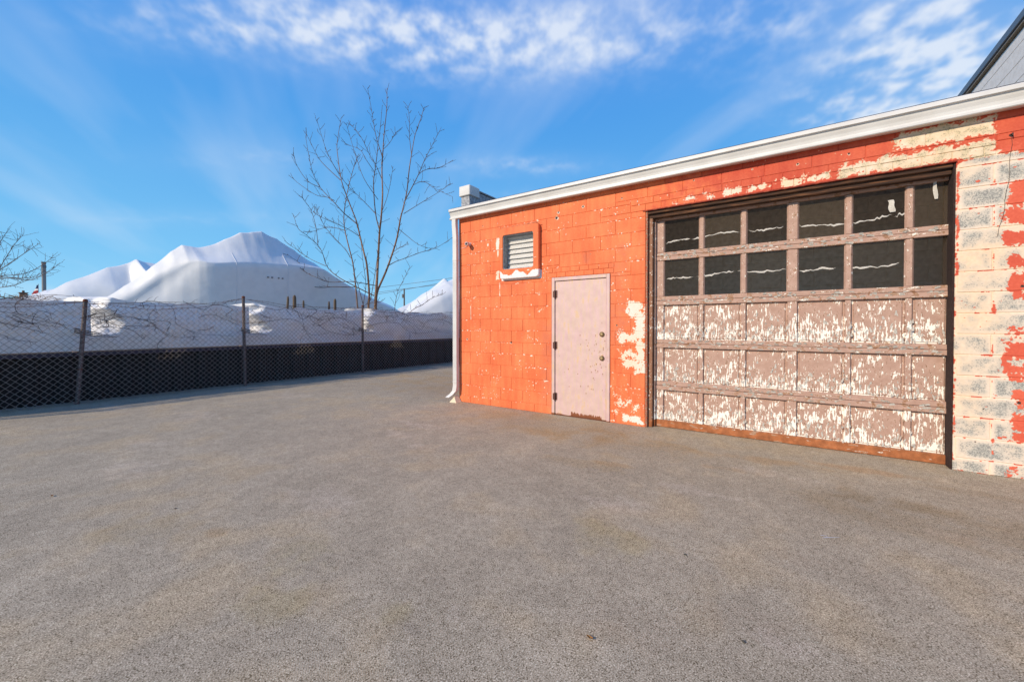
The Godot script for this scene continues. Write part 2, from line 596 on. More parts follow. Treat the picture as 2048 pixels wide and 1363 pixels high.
				hh = lerpf(hh, 110.0 + (ng - 0.5) * 60.0, e)
				var q := Q[o] + ((nm - 0.5) * 0.95 + (nf - 0.5) * 0.5) * (1.0 if Q[o] < 1.0 else 0.3)
				if Q[o] > 0.05 and q > 0.52:
					r = 205.0 + (nb - 0.5) * 20 + (nf - 0.5) * 16
					g = 88.0 + (nb - 0.5) * 26 + (nf - 0.5) * 16
					b = 62.0 + (nb - 0.5) * 20 + (nf - 0.5) * 14
					hh = 195.0 + (ng - 0.5) * 26.0
			# the window box: torn white skin along its foot
			if x > 0.98 and x < 1.78 and y > 2.19 and y < 2.42:
				var edge := 2.24 + 0.09 * absf(2.0 * fposmod(x * 2.7 + 0.35, 1.0) - 1.0) + 0.035 * absf(2.0 * fposmod(x * 6.1, 1.0) - 1.0) + (nf - 0.5) * 0.02
				if y < edge:
					r = 226.0 + (nf - 0.5) * 40
					g = 224.0 + (nf - 0.5) * 40
					b = 222.0 + (nf - 0.5) * 40
					hh = 160.0
			if D[o] > 0.0 and D[o] + (nf - 0.5) * 0.7 > 0.45:
				r = 52.0
				g = 40.0
				b = 34.0
				hh = 20.0
			px[o * 3] = clampi(int(r), 0, 255)
			px[o * 3 + 1] = clampi(int(g), 0, 255)
			px[o * 3 + 2] = clampi(int(b), 0, 255)
			hp[o] = clampi(int(hh), 0, 255)
	return [ImageTexture.create_from_image(Image.create_from_data(w, h, false, Image.FORMAT_RGB8, px)), ImageTexture.create_from_image(Image.create_from_data(w, h, false, Image.FORMAT_L8, hp))]

const GX := 3.4          # garage door texture: x 3.4..6.5, y 0..3.1
const GW := 3.1
const RAILS := [[0.0, 0.10], [0.52, 0.64], [1.11, 1.22], [1.70, 1.82], [2.32, 2.43], [2.87, 2.99]]
const STILES := [3.585, 4.125, 4.61, 5.114, 5.624, 6.114]

func door_textures() -> Array:
	var w := 930
	var h := 930
	var d := 300.0
	var streak := noise_bytes(w, h, 0.15, 4, 31, 1.0, 7.0)
	var streak2 := noise_bytes(w, h, 0.22, 3, 37, 1.0, 3.0)
	var fine := noise_bytes(w, h, 0.3, 3, 41)
	var mid := noise_bytes(w, h, 0.03, 4, 43)
	var area := noise_bytes(w, h, 0.008, 3, 59)
	var across := noise_bytes(w, h, 0.07, 4, 47, 4.0, 1.0)
	var px := PackedByteArray()
	px.resize(w * h * 3)
	var hp := PackedByteArray()
	hp.resize(w * h)
	for j in h:
		var y := GW - (j + 0.5) / d
		var rail := false
		var above := 9.0           # height above the rail below, in a panel
		for k in RAILS.size():
			if y >= RAILS[k][0] - 0.002 and y <= RAILS[k][1] + 0.002:
				rail = true
			elif y > RAILS[k][1]:
				above = y - RAILS[k][1]
		for i in w:
			var o := j * w + i
			var x := GX + (i + 0.5) / d
			var ns := streak[o] / 255.0
			var n2 := streak2[o] / 255.0
			var nf := fine[o] / 255.0
			var nm := mid[o] / 255.0
			var na := across[o] / 255.0
			var r := 178.0 + (nm - 0.5) * 22 + (nf - 0.5) * 14
			var g := 145.0 + (nm - 0.5) * 24 + (nf - 0.5) * 14
			var b := 128.0 + (nm - 0.5) * 24 + (nf - 0.5) * 14
			var hh := 180.0 + (nf - 0.5) * 30
			var peel := 0.0
			if rail:
				peel = na * 0.85 + n2 * 0.16 + (nm - 0.5) * 0.35
				if y > 2.85:
					peel = 0.0
				elif y < 0.2:
					peel -= 0.08
			elif y < 1.7:
				var low := exp(-above / 0.085) * 0.25 + (0.07 if y < 0.52 else 0.0) + (0.03 if y > 1.11 else 0.0)
				peel = ns * 0.68 + n2 * 0.34 + (nm - 0.5) * 0.45 + (area[o] / 255.0 - 0.5) * 0.34 + low + 0.012
			else:
				peel = ns * 0.5 + n2 * 0.45 + (nm - 0.5) * 0.25
			var thr := 0.655
			if x < 3.53:
				peel = n2 * 0.7 + nm * 0.4
				r = 140.0 + (nf - 0.5) * 40
				g = 98.0 + (nf - 0.5) * 30
				b = 72.0 + (nf - 0.5) * 30
				thr = 0.72
			if peel > thr:
				var e := clampf((peel - thr) * 14.0, 0.0, 1.0)
				r = lerpf(r, 240.0 + (nf - 0.5) * 18, e)
				g = lerpf(g, 234.0 + (nf - 0.5) * 26, e)
				b = lerpf(b, 222.0 + (nf - 0.5) * 34, e)
				hh = lerpf(hh, 235.0, e)
			elif peel > thr - 0.04 and nf > 0.36:
				r = 124.0
				g = 92.0
				b = 66.0
				hh = 110.0
			# bare wood and rust
			var bare := nm * 0.6 + na * 0.35 + (nf - 0.5) * 0.2
			if (rail and bare > 0.6) or bare > 0.74:
				r = lerpf(r, 138.0, 0.7)
				g = lerpf(g, 92.0, 0.7)
				b = lerpf(b, 60.0, 0.7)
			if y < 0.1 and peel <= thr:
				r = 158.0 + (nm - 0.5) * 60 + (nf - 0.5) * 30
				g = 94.0 + (nm - 0.5) * 40 + (nf - 0.5) * 24
				b = 52.0 + (nm - 0.5) * 30 + (nf - 0.5) * 20
			px[o * 3] = clampi(int(r), 0, 255)
			px[o * 3 + 1] = clampi(int(g), 0, 255)
			px[o * 3 + 2] = clampi(int(b), 0, 255)
			hp[o] = clampi(int(hh), 0, 255)
	return [ImageTexture.create_from_image(Image.create_from_data(w, h, false, Image.FORMAT_RGB8, px)), ImageTexture.create_from_image(Image.create_from_data(w, h, false, Image.FORMAT_L8, hp))]

func side_door_texture() -> ImageTexture:
	# x 1.9..3.0, y 0..2.3
	var w := 330
	var h := 690
	var mid := noise_bytes(w, h, 0.02, 4, 51)
	var fine := noise_bytes(w, h, 0.25, 3, 53)
	var drip := noise_bytes(w, h, 0.06, 4, 57, 1.0, 8.0)
	var px := PackedByteArray()
	px.resize(w * h * 3)
	for j in h:
		var y := 2.3 - (j + 0.5) / 300.0
		for i in w:
			var o := j * w + i
			var x := 1.9 + (i + 0.5) / 300.0
			var nm := mid[o] / 255.0
			var nf := fine[o] / 255.0
			var nd := drip[o] / 255.0
			var r := 206.0 + (nm - 0.5) * 14 + (nf - 0.5) * 8
			var g := 176.0 + (nm - 0.5) * 14 + (nf - 0.5) * 8 + (nd - 0.5) * 8
			var b := 166.0 + (nm - 0.5) * 14 + (nf - 0.5) * 8 - (nd - 0.5) * 14
			if nm * 0.6 + nd * 0.5 > 0.76:
				g -= 5.0
				b -= 18.0
			# rust eaten along the foot
			var foot := 0.012 + 0.04 * nm + (0.045 if x > 2.3 and x < 2.8 else 0.0) * nd * 1.6
			if y < foot:
				var k := clampf((foot - y) / 0.02, 0.0, 1.0)
				r = lerpf(r, 128.0 + (nf - 0.5) * 60, k)
				g = lerpf(g, 72.0 + (nf - 0.5) * 40, k)
				b = lerpf(b, 40.0 + (nf - 0.5) * 24, k)
			px[o * 3] = clampi(int(r), 0, 255)
			px[o * 3 + 1] = clampi(int(g), 0, 255)
			px[o * 3 + 2] = clampi(int(b), 0, 255)
	# small rust pits
	for k in 55:
		var cx := rng.randi_range(40, 300)
		var cy := rng.randi_range(150, 640)
		if rng.randf() < 0.6:
			cx = int(clampf(250 + rng.randfn() * 35, 40, 300))
			cy = int(clampf(420 + rng.randfn() * 80, 10, 680))
		var rr := rng.randi_range(1, 2)
		for dy in range(-rr, rr + 1 + rng.randi_range(0, 5)):
			for dx in range(-rr, rr + 1):
				var xx := clampi(cx + dx, 0, w - 1)
				var yy := clampi(cy + dy, 0, h - 1)
				var o := (yy * w + xx) * 3
				var f := 0.75 if absi(dx) + absi(dy) <= rr else 0.25
				px[o] = int(lerpf(px[o], 140.0, f))
				px[o + 1] = int(lerpf(px[o + 1], 92.0, f))
				px[o + 2] = int(lerpf(px[o + 2], 56.0, f))
	return ImageTexture.create_from_image(Image.create_from_data(w, h, false, Image.FORMAT_RGB8, px))

func build_materials() -> void:
	var f := facade_textures()
	print("facade ", Time.get_ticks_msec())
	var m := mat("peeling orange masonry paint", Color.WHITE, 0.78)
	m.albedo_texture = f[0]
	m.heightmap_enabled = true
	m.heightmap_texture = f[1]
	m.heightmap_scale = 0.35
	m.texture_repeat = false
	M.facade = m
	var dt := door_textures()
	m = mat("flaking pink brown door paint", Color.WHITE, 0.7)
	m.albedo_texture = dt[0]
	m.heightmap_enabled = true
	m.heightmap_texture = dt[1]
	m.heightmap_scale = 0.35
	m.texture_repeat = false
	M.garage = m
	m = mat("faded pink door paint", Color.WHITE, 0.5)
	m.albedo_texture = side_door_texture()
	m.texture_repeat = false
	M.side_door = m
	M.white_metal = noise_mat("white coated metal", [[0.0, Color8(198, 195, 190)], [0.5, Color8(210, 208, 204)], [1.0, Color8(218, 217, 214)]], 2.6, 0.012, 0.4, 0.0, 0.0, 61)
	M.dark_wood = noise_mat("dark brown weathered wood", [[0.0, Color8(38, 24, 16)], [0.5, Color8(66, 42, 27)], [0.75, Color8(98, 62, 36)], [1.0, Color8(130, 90, 58)]], 0.8, 0.02, 0.85, 0.0, 0.25, 67, Vector3(0.25, 3.0, 1.0))
	M.jamb_wood = noise_mat("dark brown jamb wood", [[0.0, Color8(30, 19, 16)], [0.6, Color8(52, 33, 28)], [1.0, Color8(84, 56, 46)]], 0.5, 0.03, 0.9, 0.0, 0.25, 71, Vector3(3.0, 0.6, 3.0))  # dark brown with lighter noise, covers the whole right jamb
	M.lintel = noise_mat("rusty red lintel paint", [[0.0, Color8(92, 34, 22)], [0.5, Color8(150, 54, 34)], [0.7, Color8(176, 78, 52)], [1.0, Color8(226, 206, 178)]], 0.9, 0.03, 0.7, 0.0, 0.2, 73, Vector3(0.7, 3.0, 1.0))
	M.mold = noise_mat("peeling casing paint", [[0.0, Color8(150, 58, 36)], [0.42, Color8(196, 84, 52)], [0.5, Color8(126, 84, 58)], [0.58, Color8(232, 216, 188)], [0.66, Color8(118, 80, 56)], [1.0, Color8(196, 160, 132)]], 0.35, 0.02, 0.8, 0.0, 0.35, 79, Vector3(2.0, 0.8, 2.0))
	M.hinge = mat("brown hinge metal", Color8(98, 66, 56), 0.5, 0.3)
	M.brass = mat("dull brass", Color8(178, 152, 108), 0.45, 0.35)
	M.black = mat("black", Color8(18, 18, 19), 0.5)
	M.roof = mat("dark roof edge", Color8(62, 60, 60), 0.8)
	M.tape = noise_mat("white peeling tape", [[0.0, Color8(160, 154, 144)], [1.0, Color8(222, 218, 210)]], 0.2, 0.03, 0.7, 0.0, 0.0, 83)
	M.glass = mat("dusty glass", Color(0.60, 0.53, 0.44, 0.11), 0.06)
	M.glass.metallic_specular = 0.22
	M.glass.transparency = BaseMaterial3D.TRANSPARENCY_ALPHA
	for q in 4:
		var gm: StandardMaterial3D = M.glass.duplicate()
		gm.albedo_color.a = [0.06, 0.10, 0.14, 0.08][q]
		M["glass_%d" % q] = gm
	M.block_grey = noise_mat("bare concrete block", [[0.0, Color8(160, 148, 130)], [0.6, Color8(190, 179, 160)], [1.0, Color8(208, 198, 182)]], 1.1, 0.02, 0.9, 0.0, 0.3, 89)
	M.interior = mat("bare plywood", Color8(140, 112, 84), 0.9)
	M.slat = mat("white louvre", Color8(226, 224, 218), 0.5)
	M.screen = mat("grey screen wire", Color8(78, 78, 80), 0.6, 0.4)
	M.stucco = noise_mat("grey stucco", [[0.0, Color8(120, 122, 126)], [0.5, Color8(156, 158, 162)], [1.0, Color8(190, 191, 194)]], 0.7, 0.02, 0.85, 0.0, 0.6, 97)
	M.siding = noise_mat("beige painted siding", [[0.0, Color8(222, 212, 200)], [0.5, Color8(234, 225, 214)], [1.0, Color8(240, 232, 222)]], 1.6, 0.02, 0.7, 0.0, 0.1, 101)
	M.trim_dark = mat("dark grey roof trim", Color8(100, 105, 112), 0.45, 0.2)
	M.soffit = mat("tan soffit", Color8(150, 132, 108), 0.8)
	M.plastic = noise_mat("white shrink wrap", [[0.0, Color8(212, 213, 212)], [0.5, Color8(220, 221, 219)], [1.0, Color8(226, 226, 224)]], 3.0, 0.015, 0.42, 0.0, 0.5, 103)
	M.sheeting = noise_mat("white plastic sheeting", [[0.0, Color8(214, 211, 207)], [0.5, Color8(232, 230, 226)], [1.0, Color8(238, 237, 234)]], 1.2, 0.02, 0.45, 0.0, 0.6, 107)
	M.seam = mat("taped seam", Color8(214, 216, 222), 0.5)
	M.pile = noise_mat("tarred steel piling", [[0.0, Color8(12, 10, 10)], [0.6, Color8(20, 17, 16)], [1.0, Color8(28, 22, 21)]], 0.9, 0.02, 0.8, 0.0, 0.2, 109)
	M.cap_side = mat("dark violet steel cap", Color8(58, 50, 66), 0.6)
	M.cap_wood = noise_mat("tan timber edge", [[0.0, Color8(120, 96, 76)], [1.0, Color8(196, 170, 142)]], 0.4, 0.03, 0.85, 0.0, 0.1, 113, Vector3(1, 1, 0.3))
	M.wire = mat("galvanised wire", Color8(150, 142, 136), 0.5, 0.25)
	M.post = noise_mat("weathered galvanised post", [[0.0, Color8(72, 48, 38)], [0.4, Color8(92, 74, 66)], [0.65, Color8(108, 104, 106)], [1.0, Color8(142, 142, 148)]], 0.5, 0.03, 0.55, 0.3, 0.1, 127, Vector3(2, 0.7, 2))
	M.rust = mat("rusty iron", Color8(116, 66, 42), 0.8, 0.2)
	M.vine = mat("dead vine", Color8(74, 60, 54), 0.9)
	M.bark = noise_mat("young brown bark", [[0.0, Color8(76, 56, 44)], [0.5, Color8(126, 94, 70)], [0.8, Color8(164, 132, 104)], [1.0, Color8(206, 192, 172)]], 0.3, 0.02, 0.85, 0.0, 0.3, 131, Vector3(1, 0.3, 1))
	M.twig = mat("dark twig bark", Color8(98, 82, 75), 0.9)
	M.old_wood = noise_mat("grey old timber", [[0.0, Color8(64, 52, 42)], [1.0, Color8(140, 122, 100)]], 0.3, 0.03, 0.9, 0.0, 0.2, 137, Vector3(2, 0.4, 2))
	M.grey_pole = noise_mat("grey concrete", [[0.0, Color8(112, 112, 112)], [1.0, Color8(168, 166, 162)]], 0.6, 0.03, 0.85, 0.0, 0.1, 139)
	M.brick_far = mat("brown chimney brick", Color8(120, 92, 76), 0.9)
	M.shingle = mat("grey shingle", Color8(104, 102, 102), 0.9)
	M.cream = noise_mat("cream block", [[0.0, Color8(196, 182, 150)], [1.0, Color8(240, 226, 196)]], 0.3, 0.03, 0.85, 0.0, 0.2, 149)
	M.navy = mat("navy cloth", Color8(34, 42, 86), 0.9)
	M.red_cloth = mat("red cloth", Color8(150, 34, 44), 0.9)
	M.white_cloth = mat("white cloth", Color8(226, 224, 222), 0.9)
	M.cam_shell = mat("pinkish white shell", Color8(222, 200, 196), 0.4)
	M.chalk = mat("pale spilled paint", Color8(186, 186, 188), 0.9)
	M.pebble = mat("dark pebble", Color8(70, 66, 60), 0.9)
	M.leaf = mat("dry leaf", Color8(136, 96, 52), 0.9)

# ---------------------------------------------------------------- ground
func ground_material() -> StandardMaterial3D:
	var w := 1024
	var f := FastNoiseLite.new()
	f.seed = 201
	f.frequency = 0.34
	f.fractal_octaves = 2
	var im := f.get_image(w, w, false, false, true)
	f.seed = 207
	f.frequency = 0.62
	f.fractal_octaves = 1
	var im2 := f.get_image(w, w, false, false, true)
	f.seed = 211
	f.frequency = 0.012
	f.fractal_octaves = 4
	var im3 := f.get_seamless_image(w, w, false, false, 0.1, true)
	var de := noise_bytes(w, w, 0.075, 3, 217)
	var da := im.get_data()
	var db := im2.get_data()
	var dc := im3.get_data()
	var px := PackedByteArray()
	px.resize(w * w * 3)
	var hp := PackedByteArray()
	hp.resize(w * w)
	var r2 := RandomNumberGenerator.new()
	r2.seed = 77
	for o in w * w:
		var na := da[o] / 255.0
		var nb := db[o] / 255.0
		var nc := dc[o] / 255.0
		var ne := de[o] / 255.0
		var g := (na - 0.5) * 90.0 + (nb - 0.5) * 110.0 + (nc - 0.5) * 10.0 + (ne - 0.5) * 18.0
		var pit := clampf((0.42 - (na * 0.45 + nb * 0.25 + ne * 0.3)) * 9.0, 0.0, 1.0)
		g -= pit * 44.0
		var lump := clampf((na * 0.5 + nb * 0.5 - 0.64) * 7.0, 0.0, 1.0)
		g += lump * 20.0
		var hue := float((o * 7919) % 17) / 17.0 - 0.5
		px[o * 3] = clampi(int(179.0 + g + hue * 8.0), 0, 255)
		px[o * 3 + 1] = clampi(int(165.0 + g * 0.98), 0, 255)
		px[o * 3 + 2] = clampi(int(141.0 + g * 0.94 - hue * 8.0), 0, 255)
		hp[o] = clampi(int(128.0 + (na - 0.5) * 120.0 + (nb - 0.5) * 90.0 - pit * 50.0), 0, 255)
	var m := mat("worn asphalt", Color.WHITE, 0.93)
	m.metallic_specular = 0.3
	m.albedo_texture = ImageTexture.create_from_image(Image.create_from_data(w, w, false, Image.FORMAT_RGB8, px))
	m.heightmap_enabled = true
	m.heightmap_texture = ImageTexture.create_from_image(Image.create_from_data(w, w, false, Image.FORMAT_L8, hp))
	m.heightmap_scale = 0.03
	m.uv1_scale = Vector3(1.0 / 3.3, 1.0 / 3.3, 1)
	# stains: 20 m square, multiplied on
	var s := 1024
	var mp := float(s) / 20.0
	var big := noise_bytes(s, s, 0.008, 4, 221)
	var mid := noise_bytes(s, s, 0.03, 5, 223)
	var fine := noise_bytes(s, s, 0.14, 3, 227)
	var sweep := noise_bytes(s, s, 0.02, 4, 229, 1.0, 3.0)
	var sp := PackedByteArray()
	sp.resize(s * s * 3)
	# spots: x, z, radius x, radius z, r, g, b (multipliers)
	var spots := [[6.0, 1.6, 1.0, 0.4, 0.87, 0.84, 0.79], [7.2, 1.9, 0.9, 0.35, 0.88, 0.85, 0.8], [4.8, 0.7, 0.5, 0.12, 0.97, 0.90, 0.82], [5.6, 0.5, 0.4, 0.08, 0.97, 0.88, 0.80], [3.4, 0.9, 0.9, 0.4, 0.94, 0.89, 0.82], [2.2, 0.6, 1.2, 0.5, 0.93, 0.89, 0.83], [-1.5, -2.5, 2.6, 2.2, 0.94, 0.90, 0.82], [0.75, 1.67, 0.5, 0.12, 1.07, 1.07, 1.1], [0.93, 2.18, 0.35, 0.15, 1.06, 1.06, 1.09], [1.49, 2.4, 0.25, 0.12, 1.06, 1.06, 1.09], [-0.31, 4.45, 0.35, 0.3, 1.07, 1.07, 1.1], [-1.17, 4.13, 0.4, 0.2, 1.06, 1.06, 1.09], [-2.75, 3.26, 0.6, 0.3, 1.06, 1.06, 1.09], [-4.54, 3.77, 0.6, 0.25, 1.05, 1.05, 1.08], [-3.24, 1.36, 0.5, 0.3, 1.05, 1.05, 1.08], [3.73, 2.62, 0.3, 0.1, 1.05, 1.05, 1.08], [4.75, 1.11, 0.5, 0.12, 1.05, 1.05, 1.08], [4.44, 1.96, 0.3, 0.12, 1.05, 1.05, 1.08], [1.96, 3.82, 0.4, 0.2, 1.04, 1.04, 1.07], [6.01, 1.81, 0.2, 0.08, 1.06, 1.06, 1.09], [2.8, 5.09, 0.12, 0.08, 1.06, 1.06, 1.09], [5.01, 3.53, 0.15, 0.08, 1.06, 1.06, 1.09], [3.69, 4.2, 0.06, 0.05, 1.07, 1.07, 1.1], [4.0, 2.55, 0.25, 0.2, 1.04, 1.04, 1.07], [1.41, 4.76, 0.3, 0.25, 0.93, 0.91, 0.85], [2.92, 4.68, 0.18, 0.14, 0.93, 0.92, 0.84], [2.62, 4.37, 0.25, 0.2, 0.94, 0.93, 0.86], [3.48, 4.34, 0.1, 0.08, 0.92, 0.9, 0.8], [3.82, 4.5, 0.05, 0.04, 0.88, 0.86, 0.72], [4.89, 3.43, 0.2, 0.15, 0.93, 0.92, 0.92], [4.4, 3.76, 0.3, 0.2, 0.94, 0.93, 0.93], [5.72, 1.39, 0.35, 0.12, 0.88, 0.86, 0.82], [6.38, 0.71, 0.3, 0.1, 0.9, 0.87, 0.82], [4.05, 3.13, 0.35, 0.2, 0.95, 0.94, 0.86], [5.33, 2.71, 0.3, 0.15, 0.93, 0.92, 0.92], [3.6, 4.38, 0.12, 0.03, 0.86, 0.86, 0.88], [1.82, 4.53, 0.08, 0.06, 0.96, 0.9, 0.82], [3.36, 1.88, 0.5, 0.12, 0.95, 0.92, 0.86], [4.5, 1.2, 0.25, 0.08, 0.98, 0.9, 0.8], [3.62, 1.71, 0.2, 0.06, 0.98, 0.91, 0.82]]
	for j in s:
		var z := (j + 0.5) / mp - 10.0
		for i in s:
			var o := j * s + i
			var x := (i + 0.5) / mp - 9.0
			var nb := big[o] / 255.0
			var nm := mid[o] / 255.0
			var nf := fine[o] / 255.0
			var nw := sweep[o] / 255.0
			var v := 0.92 + (nb - 0.5) * 0.06 + (nm - 0.5) * 0.08 + (nw - 0.5) * 0.05 + (nf - 0.5) * 0.10
			var tan_ := clampf((nm * 0.7 + nb * 0.5 - 0.58) * 4.0, 0.0, 1.0)
			var r := v
			var g := v * (1.0 - 0.02 * tan_)
			var b := v * (1.0 - 0.055 * tan_)
			var pale := clampf((nw * 0.6 + nm * 0.5 - 0.74) * 6.0, 0.0, 1.0) * clampf(nf * 2.0 - 0.4, 0.0, 1.0)
			r = lerpf(r, 1.0, pale * 0.5)
			g = lerpf(g, 1.0, pale * 0.52)
			b = lerpf(b, 1.0, pale * 0.6)
			for k in spots:
				var ex: float = (x - k[0]) / k[2]
				if ex > 1.6 or ex < -1.6:
					continue
				var ez: float = (z - k[1]) / k[3]
				var e := ex * ex + ez * ez
				if e < 2.2:
					var q := clampf((1.3 - e) * 0.8 + (nm - 0.5) * 2.6 + (nf - 0.5) * 1.4, 0.0, 1.0) * 0.55
					r *= lerpf(1.0, k[4], q)
					g *= lerpf(1.0, k[5], q)
					b *= lerpf(1.0, k[6], q)
			sp[o * 3] = clampi(int(r * 255.0), 0, 255)
			sp[o * 3 + 1] = clampi(int(g * 255.0), 0, 255)
			sp[o * 3 + 2] = clampi(int(b * 255.0), 0, 255)
	m.detail_enabled = true
	m.detail_blend_mode = BaseMaterial3D.BLEND_MODE_MUL
	m.detail_uv_layer = BaseMaterial3D.DETAIL_UV_2
	m.detail_albedo = ImageTexture.create_from_image(Image.create_from_data(s, s, false, Image.FORMAT_RGB8, sp))
	return m

func build_ground() -> void:
	var xs := [-300.0, -60.0]
	var x := -10.0
	while x <= 12.0:
		xs.append(x)
		x += 0.5
	xs.append_array([60.0, 300.0])
	var v := PackedVector3Array()
	var n := PackedVector3Array()
	var u1 := PackedVector2Array()
	var u2 := PackedVector2Array()
	var ix := PackedInt32Array()
	var c := xs.size()
	for i in c:
		for j in c:
			var p := Vector3(xs[j], 0, xs[i])
			v.append(p)
			n.append(Vector3.UP)
			u1.append(Vector2(p.x, p.z))
			u2.append(Vector2((p.x + 9.0) / 20.0, (p.z + 10.0) / 20.0))
	for i in c - 1:
		for j in c - 1:
			var a := i * c + j
			ix.append_array([a, a + 1, a + c, a + 1, a + c + 1, a + c])
	var arr := []
	arr.resize(Mesh.ARRAY_MAX)
	arr[Mesh.ARRAY_VERTEX] = v
	arr[Mesh.ARRAY_NORMAL] = n
	arr[Mesh.ARRAY_TEX_UV] = u1
	arr[Mesh.ARRAY_TEX_UV2] = u2
	arr[Mesh.ARRAY_INDEX] = ix
	var m := ArrayMesh.new()
	m.add_surface_from_arrays(Mesh.PRIMITIVE_TRIANGLES, arr)
	part(self, "ground", m, ground_material(), "structure")

# ---------------------------------------------------------------- garage building
func minus(rects: Array, hole: Array) -> Array:
	var out := []
	for r in rects:
		if hole[0] >= r[2] or hole[2] <= r[0] or hole[1] >= r[3] or hole[3] <= r[1]:
			out.append(r)
			continue
		var y0: float = maxf(r[1], hole[1])
		var y1: float = minf(r[3], hole[3])
		if r[1] < hole[1]:
			out.append([r[0], r[1], r[2], hole[1]])
		if r[3] > hole[3]:
			out.append([r[0], hole[3], r[2], r[3]])
		if r[0] < hole[0]:
			out.append([r[0], y0, hole[0], y1])
		if r[2] > hole[2]:
			out.append([hole[2], y0, r[2], y1])
	return out

func fmb() -> MB:
	var mb := MB.new()
	mb.us = Vector2(FW, FH)
	return mb

func gmb() -> MB:
	var mb := MB.new()
	mb.uo = Vector2(GX, 0)
	mb.us = Vector2(GW, GW)
	return mb

func dmb() -> MB:
	var mb := MB.new()
	mb.uo = Vector2(1.9, 0)
	mb.us = Vector2(1.1, 2.3)
	return mb

const DOOR := [1.963, 0.0, 2.932, 2.18]
const GARAGE := [3.436, 0.0, 6.407, 3.01]
const WINDOW := [1.05, 2.37, 1.66, 2.955]
const DOOR_BRICK := [1.9, 2.18, 2.99, 2.33]
const GARAGE_BRICK := [3.226, 3.01, 6.665, 3.19]

func build_garage() -> void:
	var t := thing("garage_building", "low garage of painted concrete block with peeling orange paint and white gutter", "building")
	# --- wall core with real openings
	var core := fmb()
	var rects := [[0.0, 0.0, 8.2, 3.42]]
	for hole in [DOOR, GARAGE, WINDOW]:
		rects = minus(rects, hole)
	for r in rects:
		core.box(Vector3(r[0], r[1], -0.20), Vector3(r[2], r[3], -0.0065))
	part(t, "front_wall", core, M.facade)
	# --- blocks
	var n_blocks := 0
	for c in range(-1, 17):
		var y0: float = COURSE0 + c * COURSE
		var y1: float = minf(y0 + COURSE, 3.415)
		y0 = maxf(y0, 0.0)
		if y1 - y0 < 0.04:
			continue
		var ph := 0.279 if c % 2 != 0 else 0.051
		var x := ph - PITCH
		while x < 8.2:
			var pieces := [[maxf(x, 0.0), y0, minf(x + PITCH, 8.2), y1]]
			x += PITCH
			for hole in [DOOR, GARAGE, WINDOW, DOOR_BRICK, GARAGE_BRICK]:
				pieces = minus(pieces, hole)
			for p in pieces:
				if p[2] - p[0] < 0.03 or p[3] - p[1] < 0.025:
					continue
				# under the window box nothing of the wall shows
				if p[0] > 0.99 and p[2] < 1.76 and p[1] > 2.21 and p[3] < 3.08:
					continue
				var mb := fmb()
				var g := 0.0033
				mb.slab(p[0] + g, p[1] + g, p[2] - g, p[3] - g, rng.randf_range(-0.0012, 0.0012), -0.03, 0.0035)
				part(t, "concrete_block", mb, M.facade)
				n_blocks += 1
	# --- brick courses over the door and the garage opening
	for z in [[DOOR_BRICK, 2, 0.155], [GARAGE_BRICK, 2, 0.21]]:
		var R: Array = z[0]
		var rows: int = z[1]
		var hgt: float = (R[3] - R[1]) / rows
		for k in rows:
			var x: float = R[0] - (z[2] * 0.5 if k % 2 else 0.0)
			while x < R[2]:
				var x0 := maxf(x, R[0])
				var x1 := minf(x + z[2], R[2])
				x += z[2]
				if x1 - x0 < 0.03:
					continue
				var mb := fmb()
				mb.slab(x0 + 0.004, R[1] + k * hgt + 0.004, x1 - 0.004, R[1] + (k + 1) * hgt - 0.003, rng.randf_range(-0.001, 0.003), -0.03, 0.003)
				part(t, "brick", mb, M.facade)
	# --- other walls, floor-to-roof shell
	var sh := fmb()
	sh.box(Vector3(0.0, 0.0, -7.0), Vector3(0.2, 3.42, -0.201))
	sh.box(Vector3(0.2, 0.0, -7.0), Vector3(8.2, 3.42, -6.8))
	sh.box(Vector3(8.0, 0.0, -6.8), Vector3(8.2, 3.42, -0.201))
	part(t, "side_wall", sh, M.facade)
	var rf := MB.new()
	rf.box(Vector3(-0.02, 3.425, -7.05), Vector3(8.25, 3.56, -0.02), 0.01)
	rf.box(Vector3(-0.10, 3.562, -7.1), Vector3(8.3, 3.588, 0.115), 0.005)
	part(t, "roof", rf, M.roof)
	build_gutter(t)
	build_parapet(t)
	build_side_window(t)
	build_side_door(t)
	build_garage_door(t)
	# thin cable hanging from a hook at the right
	var wm := MB.new()
	var pts := []
	for k in 12:
		var f := k / 11.0
		pts.append(Vector3(6.752 - 0.075 * f * f + 0.006 * sin(k * 1.7), 3.16 - 0.92 * f, 0.005 + 0.002 * sin(k * 2.3)))
	wm.tube(pts, range(12).map(func(_k): return 0.0016), 5)
	wm.tube([Vector3(6.752, 3.165, -0.02), Vector3(6.752, 3.17, 0.03), Vector3(6.752, 3.15, 0.035)], [0.006, 0.006, 0.004], 6)
	part(t, "hanging_cable", wm, M.vine)

